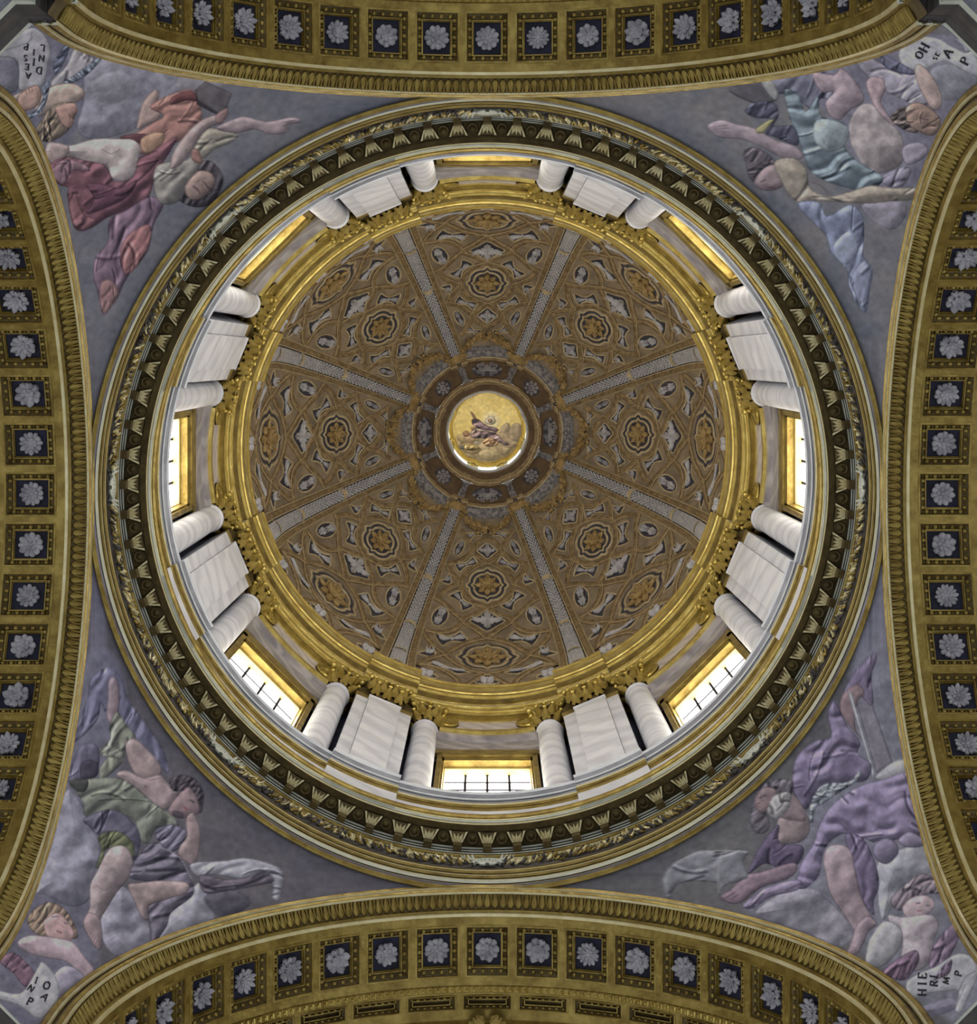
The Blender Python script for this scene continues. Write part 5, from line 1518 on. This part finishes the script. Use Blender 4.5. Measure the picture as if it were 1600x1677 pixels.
S([(820, 792), (880, 700), (1000, 618), (1110, 588), (1212, 560), (1242, 680), (1273, 800), (1272, 832), (1180, 852), (1080, 872), (1020, 852), (920, 832), (842, 902), (820, 1012), (762, 1072), (718, 1062), (740, 960), (790, 880)], (124, 112, 144), depth=20, amp=.5, folds=(110, 40, .9))
S([(1060, 890), (1110, 850), (1160, 870), (1170, 920), (1120, 965), (1070, 940)], (122, 112, 140), depth=14)
S([(1170, 860), (1220, 822), (1280, 850), (1280, 885), (1210, 890)], (132, 122, 148), depth=12)
S([(935, 838), (1012, 848), (1062, 940), (1087, 1052), (1062, 1132), (1062, 1192), (1010, 1122), (980, 1000)], (104, 92, 122), depth=12, folds=(20, 24, .9))
S([(800, 650), (850, 608), (950, 598), (1002, 548), (992, 592), (900, 652), (842, 692), (800, 722), (790, 802), (773, 742)], (150, 156, 166), depth=6, amp=.5, folds=(60, 12, .7))
S([(838, 940), (860, 888), (920, 878), (962, 910), (982, 1000), (1012, 1122), (1062, 1212), (1075, 1232), (1030, 1262), (1010, 1312), (980, 1362), (948, 1352), (980, 1282), (930, 1192), (870, 1102), (848, 1012)], (148, 128, 136), depth=20, amp=.48)
S([(985, 1240), (1035, 1195), (1078, 1232), (1040, 1265), (1020, 1312), (988, 1366), (945, 1360), (962, 1310)], (146, 126, 136), depth=11, outline=.35)
for k in range(4): Ln([(950 + 9 * k, 1352 + 2 * k), (958 + 9 * k, 1330 + 2 * k)], .9, (92, 76, 90), .7)
S([(638, 760), (710, 718), (772, 760), (772, 832), (720, 872), (638, 862)], (148, 128, 130), depth=16)
S([(640, 690), (690, 650), (740, 700), (760, 770), (690, 770), (640, 750)], (136, 116, 120), depth=10, outline=.1, soft=4)
S([(500, 1012), (560, 880), (640, 788), (642, 872), (742, 882), (742, 942), (680, 1002), (580, 962)], (90, 78, 106), depth=13, folds=(45, 26, .9))
S([(500, 1012), (560, 1000), (700, 958), (722, 990), (680, 1032), (560, 1072), (480, 1132), (430, 1142), (378, 1112), (430, 1072)], (130, 108, 122), depth=10)
for k in range(3): Ln([(390 + 18 * k, 1105 + 8 * k), (430 + 14 * k, 1078 + 12 * k)], .9, (84, 68, 82), .7)
S([(478, 1152), (560, 1082), (680, 1040), (742, 1040), (720, 1082), (600, 1112), (530, 1162)], (140, 126, 156), depth=10, folds=(60, 20, .7))
S([(518, 800), (518, 720), (558, 618), (640, 588), (702, 600), (690, 662), (620, 642), (580, 722), (602, 792), (560, 832)], (108, 100, 110), depth=12, folds=(35, 12, 1.0))
S([(532, 700), (545, 650), (580, 620), (632, 640), (612, 712), (565, 738)], (142, 118, 120), depth=11)
Ln([(556, 672), (578, 658)], 1.6, (64, 54, 66), .9); Ln([(552, 690), (540, 706), (556, 712)], 1.2, (96, 74, 80), .8)
S([(588, 722), (620, 660), (692, 648), (682, 722), (640, 764), (600, 752)], (158, 152, 152), depth=11, folds=(30, 10, .7))
S([(123, 1052), (150, 980), (230, 928), (300, 900), (380, 910), (450, 898), (507, 910), (482, 952), (502, 1012), (490, 1032), (400, 1062), (370, 1102), (370, 1052), (250, 1042), (180, 1062), (150, 1122)], (122, 122, 130), depth=10, amp=.35, folds=(60, 40, .4))
Ln([(130, 1050), (155, 985), (240, 930), (370, 905), (500, 912)], 1.3, (166, 166, 170), .7); Ln([(385, 925), (370, 1000), (372, 1095)], 1.3, (166, 166, 170), .7)
S([(1138, 1122), (1200, 1058), (1280, 1008), (1352, 1040), (1362, 1092), (1300, 1100), (1240, 1142), (1170, 1172)], (128, 114, 126), depth=13, folds=(40, 14, .9))
S([(1188, 1160), (1240, 1110), (1310, 1108), (1335, 1152), (1282, 1204), (1220, 1212)], (172, 150, 156), depth=15, amp=.35)
Ln([(1252, 1140), (1268, 1138)], 1.5, (76, 74, 96), .9); Ln([(1295, 1150), (1308, 1150)], 1.3, (76, 74, 96), .9); Ln([(1258, 1175), (1275, 1172)], 1.6, (134, 84, 92), .8)
S([(1128, 1192), (1200, 1200), (1320, 1190), (1352, 1240), (1332, 1302), (1312, 1402), (1250, 1442), (1180, 1422), (1190, 1302), (1140, 1242)], (164, 152, 160), depth=20)
S([(1048, 1292), (1110, 1218), (1182, 1250), (1182, 1332), (1100, 1422), (1030, 1412), (1030, 1352)], (158, 156, 162), depth=18)
S([(1100, 1442), (1180, 1380), (1250, 1348), (1262, 1402), (1200, 1482), (1120, 1462)], (114, 90, 114), depth=10, folds=(40, 16, .9))
S([(1328, 1332), (1390, 1250), (1440, 1218), (1442, 1292), (1400, 1382), (1380, 1452), (1330, 1472), (1308, 1402)], (122, 102, 128), depth=9, folds=(30, 18, .9))
S([(1208, 1490), (1290, 1440), (1340, 1420), (1420, 1368), (1480, 1368), (1530, 1410), (1526, 1462), (1482, 1562), (1452, 1624), (1423, 1612), (1440, 1532), (1380, 1532), (1300, 1542), (1228, 1566)], (166, 166, 174), depth=9, amp=.28, outline=.3)
Ln([(1440, 1530), (1470, 1470), (1515, 1440)], 1.4, (112, 104, 118), .7); Ln([(1425, 1610), (1470, 1500)], 1.2, (120, 112, 122), .6)
S([(1330, 1480), (1370, 1420), (1410, 1390), (1400, 1450), (1350, 1476)], (122, 104, 128), depth=7, folds=(30, 12, .8))
BR_ = pendentive(1, 1, fr, 'bottom right fresco of a grey-bearded man in violet robes with a saw')
for ch, x, y, sz, an in (('H', 1510.5, 1626, 13, -88), ('I', 1510.5, 1611.5, 13, -88), ('E', 1511, 1598, 13, -86), ('R', 1530, 1611, 12, -82), ('I', 1530, 1600, 12, -82), ('M', 1550, 1607, 11, -80), ('P', 1570, 1594.5, 11, -76)):
    letter(ch, x, y, sz, an, BR_)

# ------------------------------------------------------------------ the small fresco closing the lantern
q = crop(.125, 700, 600)
fr = Fresco(720, 630, 880, 770, 4.0, 15)
fr.ground((226, 210, 154), (206, 186, 126))
S([(380, 960), (560, 860), (760, 900), (960, 860), (1240, 900), (1180, 1080), (980, 1240), (700, 1260), (480, 1180)], (176, 156, 120), depth=40, amp=.2, outline=0, soft=26)
def cloud(pts, col, **k): S(pts, col, depth=9, amp=.3, outline=.2, mott=.15, **k)
S([(720, 700), (760, 620), (850, 590), (930, 650), (950, 740), (880, 820), (780, 800)], (224, 208, 156), depth=14, amp=.05, outline=0, soft=14)
cloud([(380, 920), (450, 880), (560, 900), (620, 1000), (500, 1010), (410, 980)], (178, 154, 110))
cloud([(940, 860), (1000, 760), (1060, 740), (1090, 820), (1060, 940), (980, 950)], (164, 146, 122))
cloud([(1060, 920), (1100, 780), (1170, 740), (1230, 780), (1240, 900), (1180, 1000), (1090, 1000)], (158, 140, 116))
cloud([(420, 1040), (560, 1000), (700, 1080), (640, 1150), (520, 1140)], (170, 146, 104))
cloud([(680, 1120), (740, 1080), (850, 1090), (890, 1150), (840, 1230), (720, 1220), (670, 1170)], (188, 170, 130))
cloud([(900, 1060), (1000, 1030), (1100, 1060), (1060, 1140), (960, 1160)], (160, 142, 112))
cloud([(580, 960), (640, 920), (700, 950), (700, 1010), (620, 1020)], (204, 192, 160))
cloud([(860, 900), (1000, 860), (1100, 950), (1190, 1010), (1080, 1070), (960, 1020)], (172, 150, 120)); cloud([(600, 900), (700, 860), (800, 900), (760, 980), (640, 980)], (190, 168, 130)); S([(620, 800), (760, 800), (880, 840), (900, 880), (780, 910), (640, 900), (560, 890)], (150, 130, 122), depth=7, folds=(60, 9, .7)); cloud([(470, 930), (560, 900), (640, 960), (560, 1010)], (176, 146, 112))
S([(560, 900), (700, 850), (830, 860), (930, 900), (1000, 970), (1080, 1020), (1040, 1040), (930, 990), (820, 960), (700, 940), (600, 940)], (138, 116, 126), depth=6, amp=.4, folds=(60, 8, .8))
S([(580, 700), (620, 680), (680, 700), (730, 740), (800, 780), (880, 800), (935, 830), (900, 860), (820, 840), (720, 830), (640, 800), (590, 760)], (132, 108, 124), depth=6, amp=.4, folds=(60, 7, .7))
S([(560, 590), (600, 610), (640, 680), (610, 690), (580, 640)], (158, 126, 96), depth=3)
S([(750, 720), (800, 660), (870, 660), (895, 720), (860, 760), (790, 760)], (206, 196, 176), depth=5)
S([(790, 700), (840, 690), (850, 730), (810, 740)], (170, 130, 104), depth=4)
S([(460, 870), (510, 840), (555, 880), (530, 920), (480, 915)], (166, 126, 94), depth=4); S([(570, 800), (610, 795), (615, 830), (580, 840)], (168, 132, 96), depth=3)
S([(720, 990), (800, 930), (900, 960), (930, 1010), (880, 1050), (780, 1050)], (180, 142, 108), depth=6, folds=(40, 8, .5)); S([(810, 980), (870, 960), (890, 1000), (840, 1030)], (146, 112, 84), depth=4)
S([(430, 1050), (520, 1020), (620, 1030), (690, 1080), (600, 1100), (480, 1090)], (180, 154, 96), depth=5, folds=(50, 8, .6)); S([(420, 1050), (480, 1040), (480, 1080), (430, 1085)], (118, 124, 118), depth=3)
rr = np.linspace(0.0, 1.04, 90); tt = np.linspace(0, 2 * PI, 241)
P = np.stack([rr[:, None] * np.cos(tt), rr[:, None] * np.sin(tt), 52.72 + .42 * np.sqrt(np.clip(1 - (rr[:, None] / 1.1) ** 2, 0, 1)) + 0 * tt], -1)
px, py = project(P)
o = obj('lantern_fresco', painted_mesh('lantern_fresco', P, fr.take(px, py), 1.0))
tag(o, 'round golden ceiling painting of a robed figure on clouds inside the lantern', 'fresco')
